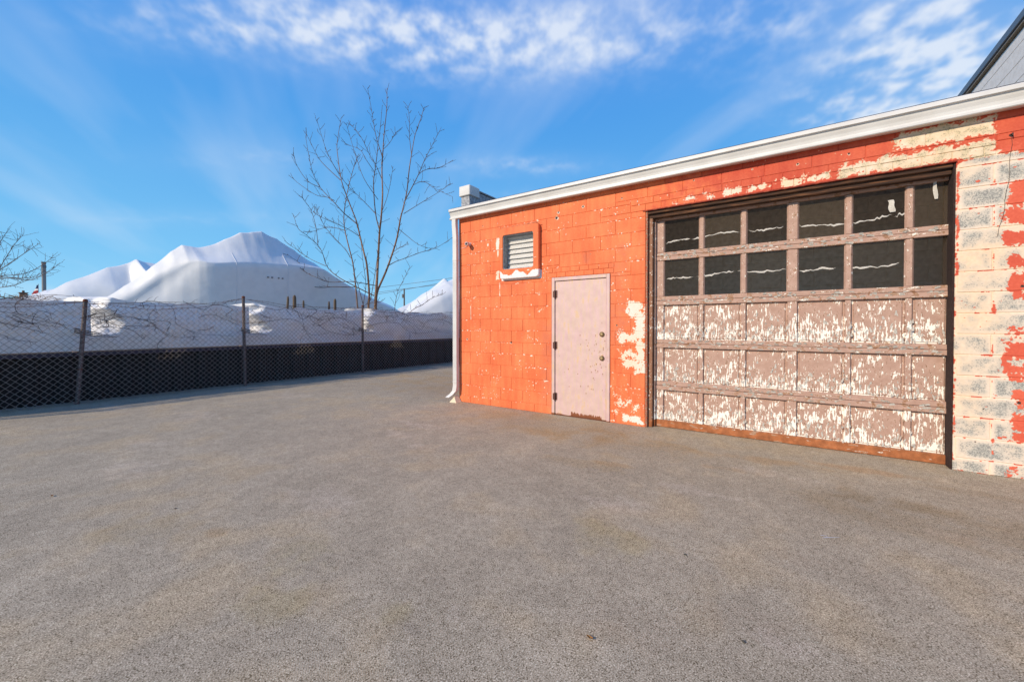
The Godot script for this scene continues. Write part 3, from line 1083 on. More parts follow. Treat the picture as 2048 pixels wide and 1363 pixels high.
func build_gutter(t: Node3D) -> void:
	# K-style profile (z, y), closed around the bottom and front, open trough on top
	var prof := [[0.004, 3.585], [0.004, 3.395], [0.07, 3.384], [0.105, 3.384], [0.113, 3.392], [0.113, 3.414], [0.092, 3.420], [0.090, 3.436], [0.096, 3.465], [0.108, 3.495], [0.114, 3.522], [0.140, 3.527], [0.140, 3.565], [0.134, 3.572], [0.126, 3.568], [0.126, 3.535], [0.10, 3.5], [0.082, 3.43], [0.07, 3.40], [0.014, 3.41], [0.014, 3.58]]
	var mb := MB.new()
	var x0 := -0.13
	var x1 := 8.3
	for i in prof.size():
		var a: Array = prof[i]
		var b: Array = prof[(i + 1) % prof.size()]
		mb.quad(Vector3(x0, a[1], a[0]), Vector3(x1, a[1], a[0]), Vector3(x1, b[1], b[0]), Vector3(x0, b[1], b[0]))
	var g := part(t, "gutter", mb, M.white_metal)
	# end cap
	var cap := MB.new()
	var poly := PackedVector2Array()
	for p in prof.slice(0, 14):
		poly.append(Vector2(p[0], p[1]))
	var tri := Geometry2D.triangulate_polygon(poly)
	for s in [[x0 - 0.004, -1.0], [x0 + 0.001, 1.0]]:
		for k in range(0, tri.size(), 3):
			var q := [poly[tri[k]], poly[tri[k + 1]], poly[tri[k + 2]]]
			var v3 := q.map(func(e): return Vector3(s[0], e.y, e.x))
			cap.tri(v3[0], v3[1], v3[2])
	part(g, "end_cap", cap, M.white_metal)
	# joint band where two lengths meet
	var jb := MB.new()
	jb.box(Vector3(4.715, 3.381, 0.02), Vector3(4.722, 3.384, 0.112))
	part(g, "joint_band", jb, M.white_metal)
	# downspout with shoe
	var ds := MB.new()
	var path := [Vector3(-0.035, 3.40, 0.075), Vector3(-0.035, 3.30, 0.075), Vector3(-0.02, 3.05, 0.07), Vector3(-0.018, 2.6, 0.07), Vector3(-0.018, 0.30, 0.07), Vector3(-0.03, 0.21, 0.075), Vector3(-0.085, 0.14, 0.10), Vector3(-0.15, 0.085, 0.14)]
	var w := 0.045
	var d := 0.034
	for i in path.size() - 1:
		var p: Vector3 = path[i]
		var q: Vector3 = path[i + 1]
		for side in 4:
			# rectangular section with flutes left to the bevel below
			var offs := [Vector2(-w, d), Vector2(w, d), Vector2(w, -d), Vector2(-w, -d)]
			var a: Vector2 = offs[side]
			var b: Vector2 = offs[(side + 1) % 4]
			var ka := 1.0 if i < 5 else 0.95
			ds.quad(q + Vector3(a.x * ka, 0, a.y * ka), q + Vector3(b.x * ka, 0, b.y * ka), p + Vector3(b.x, 0, b.y), p + Vector3(a.x, 0, a.y))
	for y in [2.62, 0.36]:
		ds.box(Vector3(-0.018 - w - 0.004, y, 0.07 - d - 0.004), Vector3(-0.018 + w + 0.004, y + 0.03, 0.07 + d + 0.004), 0.003)
	for s in [-1.0, 0.0, 1.0]:
		ds.box(Vector3(-0.018 + s * 0.026 - 0.005, 0.40, 0.07 + d - 0.001), Vector3(-0.018 + s * 0.026 + 0.005, 2.6, 0.07 + d + 0.003), 0.002)
	part(t, "downspout", ds, M.white_metal)

func build_parapet(t: Node3D) -> void:
	var pb := MB.new()
	pb.box(Vector3(0.0, 3.59, -6.9), Vector3(0.21, 3.955, -0.06), 0.012)
	var p := part(t, "parapet", pb, M.stucco)
	var cb := MB.new()
	cb.box(Vector3(-0.025, 3.83, -0.33), Vector3(0.235, 4.02, -0.03), 0.012)
	part(p, "coping_cap", cb, M.white_metal)
	var cz := MB.new()
	cz.box(Vector3(-0.02, 3.957, -6.92), Vector3(0.23, 3.985, -0.335), 0.006)
	part(p, "coping", cz, M.stucco)
	# loose flashing folded round the corner
	var fl := []
	for i in 7:
		var row := []
		for j in 9:
			var u := j / 8.0
			var v := i / 6.0
			row.append(Vector3(0.212 + 0.03 * sin(u * 3.1) * (1.0 - v) + 0.012 * sin(u * 9.0 + v * 4.0), 3.60 + 0.22 * v * (1.0 - 0.5 * u), -0.055 - 0.30 * u * (1.0 - 0.55 * v)))
		fl.append(row)
	var fm := MB.new()
	fm.grid(fl, true)
	part(p, "flashing", fm, M.stucco)

func rounded(x0: float, y0: float, x1: float, y1: float, r: float, per := 6) -> Array:
	var o := []
	for k in 4:
		var c: Vector2 = [Vector2(x1 - r, y1 - r), Vector2(x0 + r, y1 - r), Vector2(x0 + r, y0 + r), Vector2(x1 - r, y0 + r)][k]
		for i in per + 1:
			var a := PI / 2 * (k + float(i) / per)
			o.append(c + Vector2(cos(a), sin(a)) * r)
	return o

func build_side_window(t: Node3D) -> void:
	var zf := 0.07
	var o := rounded(0.99, 2.21, 1.76, 3.08, 0.05)
	var i_ := rounded(WINDOW[0], WINDOW[1], WINDOW[2], WINDOW[3], 0.035)
	var ob := rounded(0.99, 2.21, 1.76, 3.08, 0.05)
	var inset := rounded(1.0, 2.22, 1.75, 3.07, 0.045)
	var mb := fmb()
	var n := o.size()
	for k in n:
		var j := (k + 1) % n
		var a: Vector2 = inset[k]
		var b: Vector2 = inset[j]
		var c: Vector2 = i_[k]
		var d: Vector2 = i_[j]
		mb.quad(Vector3(a.x, a.y, zf), Vector3(b.x, b.y, zf), Vector3(d.x, d.y, zf), Vector3(c.x, c.y, zf))
		var e: Vector2 = ob[k]
		var f: Vector2 = ob[j]
		mb.quad(Vector3(e.x, e.y, zf - 0.01), Vector3(f.x, f.y, zf - 0.01), Vector3(b.x, b.y, zf), Vector3(a.x, a.y, zf))
		mb.quad(Vector3(e.x, e.y, 0.001), Vector3(f.x, f.y, 0.001), Vector3(f.x, f.y, zf - 0.01), Vector3(e.x, e.y, zf - 0.01))
		mb.quad(Vector3(c.x, c.y, zf), Vector3(d.x, d.y, zf), Vector3(d.x, d.y, -0.02), Vector3(c.x, c.y, -0.02))
	var wn := part(t, "window", mb, M.facade)
	# dark inner lining
	var ln := MB.new()
	var l2 := rounded(WINDOW[0] + 0.012, WINDOW[1] + 0.012, WINDOW[2] - 0.012, WINDOW[3] - 0.012, 0.03)
	for k in n:
		var j := (k + 1) % n
		var c: Vector2 = i_[k]
		var d: Vector2 = i_[j]
		var e: Vector2 = l2[k]
		var f: Vector2 = l2[j]
		ln.quad(Vector3(c.x, c.y, 0.05), Vector3(d.x, d.y, 0.05), Vector3(f.x, f.y, 0.05), Vector3(e.x, e.y, 0.05))
		ln.quad(Vector3(e.x, e.y, 0.05), Vector3(f.x, f.y, 0.05), Vector3(f.x, f.y, -0.2), Vector3(e.x, e.y, -0.2))
	part(wn, "lining", ln, M.stucco)
	for k in 6:
		var y := 2.40 + k * 0.085
		var s := MB.new()
		s.quad(Vector3(1.07, y, -0.060), Vector3(1.65, y, -0.060), Vector3(1.65, y + 0.086, -0.095), Vector3(1.07, y + 0.086, -0.095))
		s.quad(Vector3(1.07, y - 0.006, -0.060), Vector3(1.65, y - 0.006, -0.060), Vector3(1.65, y, -0.060), Vector3(1.07, y, -0.060))
		s.quad(Vector3(1.07, y - 0.006, -0.066), Vector3(1.65, y - 0.006, -0.066), Vector3(1.65, y - 0.006, -0.060), Vector3(1.07, y - 0.006, -0.060))
		part(wn, "louvre_slat", s, M.slat)
	var hr := MB.new()
	hr.box(Vector3(1.065, 2.908, -0.10), Vector3(1.65, 2.938, -0.055), 0.004)
	part(wn, "head_rail", hr, M.slat)
	var sc := MB.new()
	var x := 1.065
	while x < 1.65:
		sc.box(Vector3(x, 2.385, 0.028), Vector3(x + 0.001, 2.94, 0.0296))
		x += 0.02
	var y2 := 2.385
	while y2 < 2.945:
		sc.box(Vector3(1.062, y2, 0.030), Vector3(1.648, y2 + 0.001, 0.0316))
		y2 += 0.02
	part(wn, "screen", sc, M.screen, "stuff")
	# caulk bead torn along the top
	var cb := MB.new()
	var pts := []
	for k in 24:
		var f := k / 23.0
		pts.append(Vector3(1.0 + 0.77 * f, 3.085 + 0.006 * sin(k * 1.9), 0.035 + 0.03 * f + 0.008 * sin(k * 1.3)))
	cb.tube(pts, range(24).map(func(k): return 0.007 + 0.004 * sin(k * 2.7)), 5)
	part(wn, "caulk_bead", cb, M.mold)

func build_side_door(t: Node3D) -> void:
	var fr := dmb()
	fr.box(Vector3(1.968, 0.0, -0.14), Vector3(2.020, 2.176, 0.012), 0.004)
	fr.box(Vector3(2.875, 0.0, -0.14), Vector3(2.928, 2.176, 0.012), 0.004)
	fr.box(Vector3(2.0205, 2.122, -0.14), Vector3(2.8745, 2.1755, 0.0115), 0.004)
	part(t, "door_frame", fr, M.side_door)
	var db := dmb()
	db.box(Vector3(2.026, 0.012, -0.06), Vector3(2.869, 2.116, -0.008), 0.004)
	var dr := part(t, "door", db, M.side_door)
	for y in [1.916, 1.106, 0.294]:
		var hb := MB.new()
		hb.tube([Vector3(2.024, y - 0.06, 0.012), Vector3(2.024, y + 0.06, 0.012)], [0.011, 0.011], 8)
		hb.tube([Vector3(2.024, y - 0.068, 0.012), Vector3(2.024, y - 0.06, 0.012)], [0.006, 0.012], 8)
		hb.box(Vector3(2.03, y - 0.058, -0.008), Vector3(2.062, y + 0.058, -0.003), 0.002)
		hb.box(Vector3(1.992, y - 0.05, 0.012), Vector3(2.016, y + 0.05, 0.0155), 0.001)
		part(dr, "hinge", hb, M.hinge)
	for y in [1.289, 0.934]:
		var lb := MB.new()
		lb.tube([Vector3(2.805, y, -0.008), Vector3(2.805, y, 0.004), Vector3(2.805, y, 0.012), Vector3(2.805, y, 0.014)], [0.038, 0.038, 0.033, 0.02], 20)
		lb.tube([Vector3(2.805, y, 0.013), Vector3(2.805, y, 0.019)], [0.015, 0.014], 14)
		lb.box(Vector3(2.8035, y - 0.008, 0.0192), Vector3(2.8065, y + 0.008, 0.0202))
		part(dr, "lock", lb, M.brass)
	var sb := MB.new()
	sb.box(Vector3(2.021, 0.0, -0.14), Vector3(2.874, 0.010, -0.004), 0.003)
	part(t, "threshold", sb, M.rust)
	# dark room behind, so that the gaps read dark
	var rm := MB.new()
	rm.box(Vector3(1.965, 0.0, -0.30), Vector3(2.93, 2.2, -0.21))
	part(t, "door_backing", rm, M.interior)

func build_garage_door(t: Node3D) -> void:
	var g := Node3D.new()
	g.name = "garage_door"
	t.add_child(g)
	var zr := -0.15     # face of the rails
	var zp := -0.172    # face of the panels
	var xl := 3.52
	var xr := 6.406
	for k in RAILS.size():
		var r: Array = RAILS[k]
		if k == 0 or k == 5:
			var mb := gmb()
			mb.box(Vector3(xl, r[0] + 0.004, -0.205), Vector3(xr, r[1], zr), 0.005)
			part(g, "rail", mb, M.garage)
		else:
			var mid: float = lerpf(r[0], r[1], 0.52)
			var mb := gmb()
			mb.box(Vector3(xl, r[0], -0.205), Vector3(xr, mid - 0.003, zr + 0.006), 0.004)
			part(g, "rail", mb, M.garage)
			mb = gmb()
			mb.box(Vector3(xl, mid, -0.205), Vector3(xr, r[1], zr), 0.005)
			part(g, "rail", mb, M.garage)
	for k in 5:
		var y0: float = RAILS[k][1] + 0.0005
		var y1: float = RAILS[k + 1][0] - 0.0005
		var glazed := k >= 3
		for s in STILES.size():
			var hw := 0.026
			if s == 3:
				hw = 0.048
			if s == 0:
				hw = 0.06
			var xs: float = STILES[s]
			var mb := gmb()
			mb.box(Vector3(xs - hw, y0, -0.205), Vector3(xs + hw, y1, zr - 0.003), 0.006)
			if glazed:
				# sloping glazing bead each side
				for sd in [-1.0, 1.0]:
					var a: float = xs + sd * hw
					var b: float = xs + sd * (hw + 0.012)
					if sd > 0:
						mb.quad(Vector3(a, y0, zr - 0.008), Vector3(b, y0, -0.176), Vector3(b, y1, -0.176), Vector3(a, y1, zr - 0.008))
					else:
						mb.quad(Vector3(b, y0, -0.176), Vector3(a, y0, zr - 0.008), Vector3(a, y1, zr - 0.008), Vector3(b, y1, -0.176))
			part(g, "stile", mb, M.garage)
			var x0 := xs + hw + 0.0005
			var x1: float = (STILES[s + 1] - (0.048 if s + 1 == 3 else 0.026) - 0.0005) if s < 5 else xr
			var pm := gmb()
			if glazed:
				pm.quad(Vector3(x0, y0, -0.180), Vector3(x1, y0, -0.180), Vector3(x1, y1, -0.180), Vector3(x0, y1, -0.180))
				part(g, "pane", pm, M["glass_%d" % ((s * 2 + k * 3) % 4)])
			else:
				pm.box(Vector3(x0, y0, -0.195), Vector3(x1, y1, zp - 0.012), 0.001)
				pm.slab(x0 + 0.02, y0 + 0.018, x1 - 0.02, y1 - 0.018, zp, zp - 0.013, 0.007)
				part(g, "panel", pm, M.garage)
	# closing stile at the right end
	# white strips of old tape across the panes
	for row in [[2.585, 0.012, [[3.66, 3.98], [4.0, 4.56], [4.66, 5.02], [5.17, 5.6], [5.66, 5.98], [6.0, 6.16]]], [2.075, 0.013, [[3.68, 4.02], [4.05, 4.5], [4.54, 5.05], [5.18, 5.52], [5.58, 6.04]]]]:
		for seg in row[2]:
			var top := []
			var bot := []
			var nseg := 16
			var ph := rng.randf() * 6.0
			for i in nseg + 1:
				var f := float(i) / nseg
				var x := lerpf(seg[0], seg[1], f)
				var y: float = row[0] + 0.02 * sin(x * 3.1) + 0.012 * sin(x * 11.0 + ph) + rng.randfn() * 0.006
				var hh: float = row[1] * (0.22 + 0.75 * absf(sin(f * 5.0 + ph)) * rng.randf_range(0.5, 1.0)) * clampf(minf(f, 1.0 - f) * 8.0, 0.15, 1.0)
				top.append(Vector3(x, y + hh, -0.176))
				bot.append(Vector3(x, y - hh, -0.1765))
			var mb := MB.new()
			mb.grid([bot, top])
			part(g, "tape_strip", mb, M.tape)
	for s in [[6.29, 2.98, 2.70, 0.012], [5.965, 2.75, 2.62, 0.022]]:
		var rows := []
		for i in 9:
			var f := i / 8.0
			var y: float = lerpf(s[1], s[2], f)
			rows.append([Vector3(s[0] - s[3] + 0.015 * f + 0.006 * sin(f * 7.0), y, -0.165), Vector3(s[0] + s[3] + 0.015 * f + 0.004 * sin(f * 9.0), y, -0.160 + 0.012 * sin(f * 3.0))])
		var mb := MB.new()
		mb.grid(rows, true)
		part(g, "tape_strip", mb, M.tape)
	# curled flakes of paint
	var fl := gmb()
	for k in 900:
		var row := rng.randi_range(0, 2)
		var x := rng.randf_range(3.62, 6.38)
		var y: float
		var z := zp
		var near := false
		if rng.randf() < 0.62:
			y = RAILS[row][1] + absf(rng.randfn()) * 0.12 + 0.012
			if y > RAILS[row + 1][0] - 0.01:
				continue
			for s in STILES:
				if absf(x - s) < 0.055:
					near = true
			z = zr - 0.003 if near else zp
		else:
			var rr: Array = RAILS[rng.randi_range(1, 4)]
			y = rng.randf_range(rr[0] + 0.01, rr[1] - 0.01)
			z = zr + 0.006
		var w := rng.randf_range(0.004, 0.012)
		var h := rng.randf_range(0.008, 0.03)
		if z > zp and not near:
			var sw := w
			w = h
			h = sw
		var lift := rng.randf_range(0.003, 0.014)
		var ang := rng.randf_range(-0.4, 0.4)
		var ux := Vector3(cos(ang), sin(ang), 0) * w
		var uy := Vector3(-sin(ang), cos(ang), 0) * h
		var c := Vector3(x, y, z + 0.0012)
		var a := c - ux - uy
		var b := c + ux - uy
		var e := c + ux * 0.8 + Vector3(0, 0, lift * 0.35)
		var d := c - ux * 0.9 + Vector3(0, 0, lift * 0.35)
		var p := c + ux * 0.5 + uy + Vector3(0, 0, lift)
		var q := c - ux * 0.6 + uy * 0.9 + Vector3(0, 0, lift * 0.9)
		fl.quad(a, b, e, d)
		fl.quad(d, e, p, q)
	part(g, "paint_flakes", fl, M.tape, "stuff")
	# frame: casing, jambs, header, lintel
	var jl := MB.new()
	jl.box(Vector3(3.437, 0.0, -0.06), Vector3(3.462, 2.995, -0.008), 0.006)
	part(t, "door_jamb", jl, M.mold)
	var jc := gmb()
	jc.box(Vector3(3.463, 0.0, -0.20), Vector3(3.519, 2.995, -0.055), 0.006)
	jc.box(Vector3(3.519, 0.0, -0.149), Vector3(3.545, 2.86, -0.11), 0.004)
	part(t, "door_stop", jc, M.garage)
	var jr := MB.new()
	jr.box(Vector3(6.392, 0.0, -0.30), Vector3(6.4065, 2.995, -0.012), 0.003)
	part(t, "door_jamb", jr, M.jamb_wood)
	var hd := MB.new()
	hd.box(Vector3(3.44, 2.90, -0.14), Vector3(6.39, 2.998, -0.05), 0.006)
	hd.box(Vector3(3.44, 2.955, -0.049), Vector3(6.39, 2.999, -0.015), 0.005)
	part(t, "door_header", hd, M.dark_wood)
	var li := MB.new()
	li.box(Vector3(3.40, 2.999, -0.10), Vector3(6.41, 3.009, 0.014), 0.002)
	part(t, "lintel", li, M.lintel)
	# block partition across the bay, seen through the panes
	var inf := MB.new()
	inf.box(Vector3(0.2, 0.0, -2.6), Vector3(8.0, 3.424, -1.815))
	var iw := part(t, "inner_wall", inf, M.block_grey)
	for c in range(8, 17):
		var x := 2.6 - (0.2 if c % 2 else 0.0)
		while x < 7.9:
			var mb := MB.new()
			mb.slab(x + 0.006, c * 0.2 + 0.006, x + 0.394, (c + 1) * 0.2 - 0.006, -1.8 + rng.randf_range(-0.003, 0.003), -1.82, 0.005)
			part(iw, "concrete_block", mb, M.block_grey)
			x += 0.4

# ---------------------------------------------------------------- taller building at the right
func build_neighbour() -> void:
	var t := thing("tall_building", "taller beige building with dark roof edge rising behind the garage roof", "building", Vector3(8.4, 0, -8))
	var wb := MB.new()
	wb.box(Vector3(8.42, 0, -14.0), Vector3(14.0, 6.55, -2.4))
	part(t, "wall", wb, M.siding)
	var y := 3.3
	while y < 6.4:
		var mb := MB.new()
		mb.box(Vector3(8.392, y + 0.004, -14.0), Vector3(8.419, minf(y + 0.30, 6.5) - 0.004, -2.395), 0.004)
		part(t, "siding_board", mb, M.siding)
		y += 0.30
	var rf := MB.new()
	rf.box(Vector3(8.36, 6.56, -14.3), Vector3(14.2, 6.60, -2.1))
	rf.box(Vector3(8.33, 6.60, -14.4), Vector3(14.3, 6.74, -2.05), 0.01)
	var r := part(t, "roof", rf, M.trim_dark)
	var so := MB.new()
	so.box(Vector3(8.345, 6.54, -14.25), Vector3(8.41, 6.559, -2.15), 0.003)
	part(r, "soffit", so, M.soffit)

# ---------------------------------------------------------------- fence, bulkhead and plastic sheeting
const FX := -5.55
const POSTS := [7.1, 4.08, 1.35, -1.87, -6.0, -9.0]

func build_fence() -> void:
	var t := thing("chain_link_fence", "rusty chain-link fence with leaning posts along the edge of the lot", "fence", Vector3(FX, 0, 0))
	var heights := [1.95, 1.86, 2.08, 2.01, 1.98, 1.98]
	for k in POSTS.size():
		var mb := MB.new()
		var lean := -0.12 if k == 1 else (0.02 if k == 2 else 0.0)
		var z: float = POSTS[k]
		var h: float = heights[k]
		var top := Vector3(FX, h, z + lean)
		mb.tube([Vector3(FX, 0.0, z), Vector3(FX, 0.7, z + lean * 0.4), top], [0.033, 0.033, 0.031], 12)
		var p := part(t, "post", mb, M.post)
		var cp := MB.new()
		cp.tube([top, top + Vector3(0, 0.03, 0), top + Vector3(0, 0.045, 0)], [0.037, 0.034, 0.015], 12)
		part(p, "post_cap", cp, M.rust)
		for y in [0.62, 1.25, 1.75]:
			var tb := MB.new()
			var zz: float = z + lean * y / h
			tb.tube([Vector3(FX, y, zz), Vector3(FX, y + 0.012, zz)], [0.037, 0.037], 12)
			part(p, "tie_wire", tb, M.rust)
	# woven wire
	var wob := FastNoiseLite.new()
	wob.seed = 5
	wob.frequency = 0.6
	var wm := MB.new()
	var i := 0
	var z := 7.1
	var pz := 0.052
	while z > -8.6:
		var pts := []
		var rad := []
		var top := 1.80 + 0.05 * wob.get_noise_1d(z * 3.0)
		var k := 0
		var y := 0.02
		while y < top:
			var s := 1.0 if (k + i) % 2 == 0 else -1.0
			pts.append(Vector3(FX + 0.036 + 0.004 * s + 0.03 * wob.get_noise_2d(z, y * 2.0), y, z + s * pz * 0.5 + 0.02 * wob.get_noise_2d(z * 1.5 + 40.0, y * 2.0)))
			rad.append(0.0055)
			y += pz
			k += 1
		# twisted ends stand up at the top
		var e: Vector3 = pts[pts.size() - 1]
		pts.append(e + Vector3(0.0, 0.03, rng.randf_range(-0.012, 0.012)))
		rad.append(0.0025)
		wm.tube(pts, rad, 3, false)
		z -= pz
		i += 1
	part(t, "wire_mesh", wm, M.wire, "stuff")
	# loose barbed strands above
	for k in POSTS.size() - 1:
		var bm := MB.new()
		var a := Vector3(FX, heights[k] - 0.02, POSTS[k] + (-0.12 if k == 1 else 0.0))
		var b := Vector3(FX, heights[k + 1] - 0.02, POSTS[k + 1] + (-0.12 if k == 0 else 0.0))
		for s in 2:
			var pts := []
			for q in 25:
				var f := q / 24.0
				var p := a.lerp(b, f)
				p.y -= (0.10 + 0.08 * s) * sin(f * PI) + 0.012 * sin(f * 17.0 + s + k)
				p.x += 0.04 * sin(f * 9.0 + s * 2.0 + k)
				pts.append(p)
			bm.tube(pts, pts.map(func(_p): return 0.0035), 4, false)
			for q in range(1, 24):
				var p: Vector3 = pts[q]
				bm.tube([p + Vector3(0.012, -0.02, 0.008), p + Vector3(-0.012, 0.022, -0.008)], [0.0022, 0.0022], 3, false)
		part(t, "barbed_wire", bm, M.rust)

	# bulkhead of steel piles behind it
	var bk := thing("steel_bulkhead", "low black ribbed steel bulkhead wall behind the chain-link fence", "wall", Vector3(-5.95, 0, 0))
	z = 7.3
	while z > -8.9:
		var mb := MB.new()
		var w := 0.42
		var prof := [[0.0, -5.93], [0.05, -5.93], [0.10, -5.85], [0.24, -5.85], [0.29, -5.93], [0.42, -5.93]]
		for q in prof.size() - 1:
			var a: Array = prof[q]
			var b: Array = prof[q + 1]
			mb.quad(Vector3(a[1], 0, z - a[0]), Vector3(b[1], 0, z - b[0]), Vector3(b[1], 0.85, z - b[0]), Vector3(a[1], 0.85, z - a[0]))
		mb.quad(Vector3(-5.99, 0, z - w), Vector3(-5.99, 0, z), Vector3(-5.99, 0.85, z), Vector3(-5.99, 0.85, z - w))
		part(bk, "sheet_pile", mb, M.pile)
		z -= w
	for k in POSTS.size() - 1:
		var cb := MB.new()
		var h0 := 0.85
		cb.box(Vector3(-6.02, h0, POSTS[k + 1] + 0.01), Vector3(-5.80, h0 + 0.075, POSTS[k] - 0.01), 0.008)
		var c := part(bk, "cap_beam", cb, M.cap_side)
		var tb := MB.new()
		tb.box(Vector3(-6.03, h0 + 0.0755, POSTS[k + 1] + 0.015), Vector3(-5.785, h0 + 0.095, POSTS[k] - 0.015), 0.004)
		part(c, "timber_edge", tb, M.cap_wood)

	# plastic sheeting fixed above, bay by bay
	var labels := ["white plastic sheeting at the left edge, outside the leaning first post", "white plastic sheeting between the leaning post and the middle post", "white plastic sheeting between the middle post and the right post", "white plastic sheeting between the right post and the garage"]
	var cr_n := FastNoiseLite.new()
	cr_n.seed = 91
	cr_n.frequency = 2.6
	cr_n.fractal_octaves = 4
	var fold := FastNoiseLite.new()
	fold.seed = 95
	fold.frequency = 0.7
	fold.fractal_octaves = 3
	for k in 4:
		var s := thing("plastic_sheeting", labels[k], "tarp", Vector3(-5.95, 0.945, (POSTS[k] + POSTS[k + 1]) / 2), "white sheeting along the fence")
		var z0: float = POSTS[k] + 0.02
		var z1: float = POSTS[k + 1] - 0.24
		var nz := 84
		var ny := 36
		var g := []
		for a in ny + 1:
			var v := float(a) / ny
			var row := []
			for b in nz + 1:
				var u := float(b) / nz
				var zz := lerpf(z0, z1, u)
				var edge := 1.90 + 0.05 * fold.get_noise_1d(zz * 2.0) + (0.10 * exp(-pow((u - 0.1) / 0.12, 2)) if k > 0 else 0.0) - (0.04 if k == 0 else 0.0)
				var y := lerpf(0.947, edge, v)
				var run := (z0 - zz)
				# at its left end each sheet is pulled back and crumpled, facing the sun
				var lim := 0.60 + 0.14 * sin(y * 9.0 + k) + 0.1 * cr_n.get_noise_2d(y * 3.0, k * 9.0)
				var m := clampf((y - 1.22) / 0.12, 0.0, 1.0) * clampf((lim - run) / lim, 0.0, 1.0)
				if k == 0:
					m = 0.0
				var crum := cr_n.get_noise_3d(zz, y, k * 7.0)
				var x := -5.83 - 0.56 * m + crum * (0.13 * minf(1.0, m * 4.0) + 0.022) + 0.05 * fold.get_noise_2d(zz, y * 1.3) - 0.06 * v
				row.append(Vector3(x, y + crum * 0.03 * m, zz))
			g.append(row)
		var mb := MB.new()
		mb.grid(g, false)
		part(s, "sheet", mb, M.sheeting)
		if k > 0:
			# torn lath and rags under the crumpled end
			for q in 3:
				var lm := MB.new()
				var y := 1.20 + q * 0.035
				lm.tube([Vector3(-5.74, y + 0.10, z0 - 0.02), Vector3(-5.70, y + 0.03, z0 - 0.25), Vector3(-5.70, y, z0 - 0.58 + q * 0.1)], [0.012, 0.010, 0.006], 5)
				part(s, "lath", lm, M.old_wood)

	# dead vines tangled in the mesh
	var vl := ["bare dead vine tangled on the fence at the left edge", "bare dead vine tangled on the fence between leaning and middle posts", "bare dead vine tangled on the fence between middle and right posts", "bare dead vine tangled on the fence between the right post and the garage"]
	for k in 4:
		var v := thing("dead_vine", vl[k], "vine", Vector3(FX + 0.06, 1.5, (POSTS[k] + POSTS[k + 1]) / 2), "dead vines on the fence")
		var za: float = POSTS[k]
		var zb: float = POSTS[k + 1]
		var arcs := [
			[[0.02, 1.42], [0.14, 1.5], [0.26, 1.58], [0.36, 1.5], [0.43, 1.3], [0.54, 1.16], [0.68, 1.2]],
			[[0.33, 1.78], [0.36, 1.9], [0.44, 1.93], [0.52, 1.84], [0.50, 1.62], [0.56, 1.42], [0.66, 1.28], [0.78, 1.2], [0.86, 1.16]],
			[[0.30, 1.75], [0.36, 1.86], [0.44, 1.78], [0.40, 1.55], [0.44, 1.34], [0.5, 1.1]],
			[[0.55, 1.86], [0.66, 1.8], [0.78, 1.88], [0.86, 1.76], [0.82, 1.6], [0.94, 1.44]],
			[[0.62, 1.62], [0.76, 1.66], [0.88, 1.52], [0.97, 1.36]],
			[[0.0, 1.86], [0.1, 1.9], [0.22, 1.84], [0.34, 1.9], [0.48, 1.88], [0.62, 1.93], [0.78, 1.9], [0.9, 1.98], [1.0, 1.95]],
			[[0.42, 0.9], [0.43, 1.05], [0.41, 1.2]]]
		for q in 9:
			var u := rng.randf_range(0.02, 0.85)
			var yy := rng.randf_range(1.3, 1.85)
			var run := []
			for e in rng.randi_range(4, 7):
				run.append([u, yy])
				u += rng.randf_range(0.01, 0.07)
				yy = clampf(yy + rng.randf_range(-0.16, 0.13), 1.0, 1.95)
			arcs.append(run)
		for a in arcs:
			var mb := MB.new()
			var key := []
			for p in a:
				key.append(Vector3(FX + 0.05 + rng.randf_range(0.0, 0.03), p[1] + rng.randfn() * 0.03, lerpf(za, zb, p[0] + rng.randfn() * 0.03)))
			var pts := smooth_pts(key, 6)
			var rr := rng.randf_range(0.004, 0.0065)
			mb.tube(pts, range(pts.size()).map(func(q): return rr * (1.0 - 0.5 * q / float(pts.size()))), 5)
			# side tendrils
			for q in range(2, pts.size() - 2, 2):
				if rng.randf() < 0.7:
					var p: Vector3 = pts[q]
					var e := p + Vector3(rng.randf_range(-0.01, 0.02), rng.randf_range(-0.12, 0.1), rng.randf_range(-0.12, 0.12))
					mb.tube([p, (p + e) / 2 + Vector3(0, 0.02, 0), e], [0.003, 0.0025, 0.0015], 4, false)
			part(v, "stem", mb, M.vine)
		if k == 0:
			# thick clump of dry leaves and twigs on the first bay's top
			var cm := MB.new()
			for q in 420:
				var zz := rng.randf_range(4.25, 7.0)
				var y := 1.86 + absf(rng.randfn()) * 0.035
				var p := Vector3(FX + rng.randfn() * 0.05, y, zz)
				var e := p + Vector3(rng.randfn() * 0.03, rng.randf_range(-0.06, 0.07), rng.randfn() * 0.06)
				cm.tube([p, e], [0.0035, 0.0015], 3, false)
			part(v, "dry_clump", cm, M.leaf, "stuff")

# ---------------------------------------------------------------- shrink-wrapped boats
func chaikin(p: Array, times: int) -> Array:
	for k in times:
		var o := [p[0]]
		for i in p.size() - 1:
			o.append(p[i].lerp(p[i + 1], 0.25))
			o.append(p[i].lerp(p[i + 1], 0.75))
		o.append(p[p.size() - 1])
		p = o
	return p

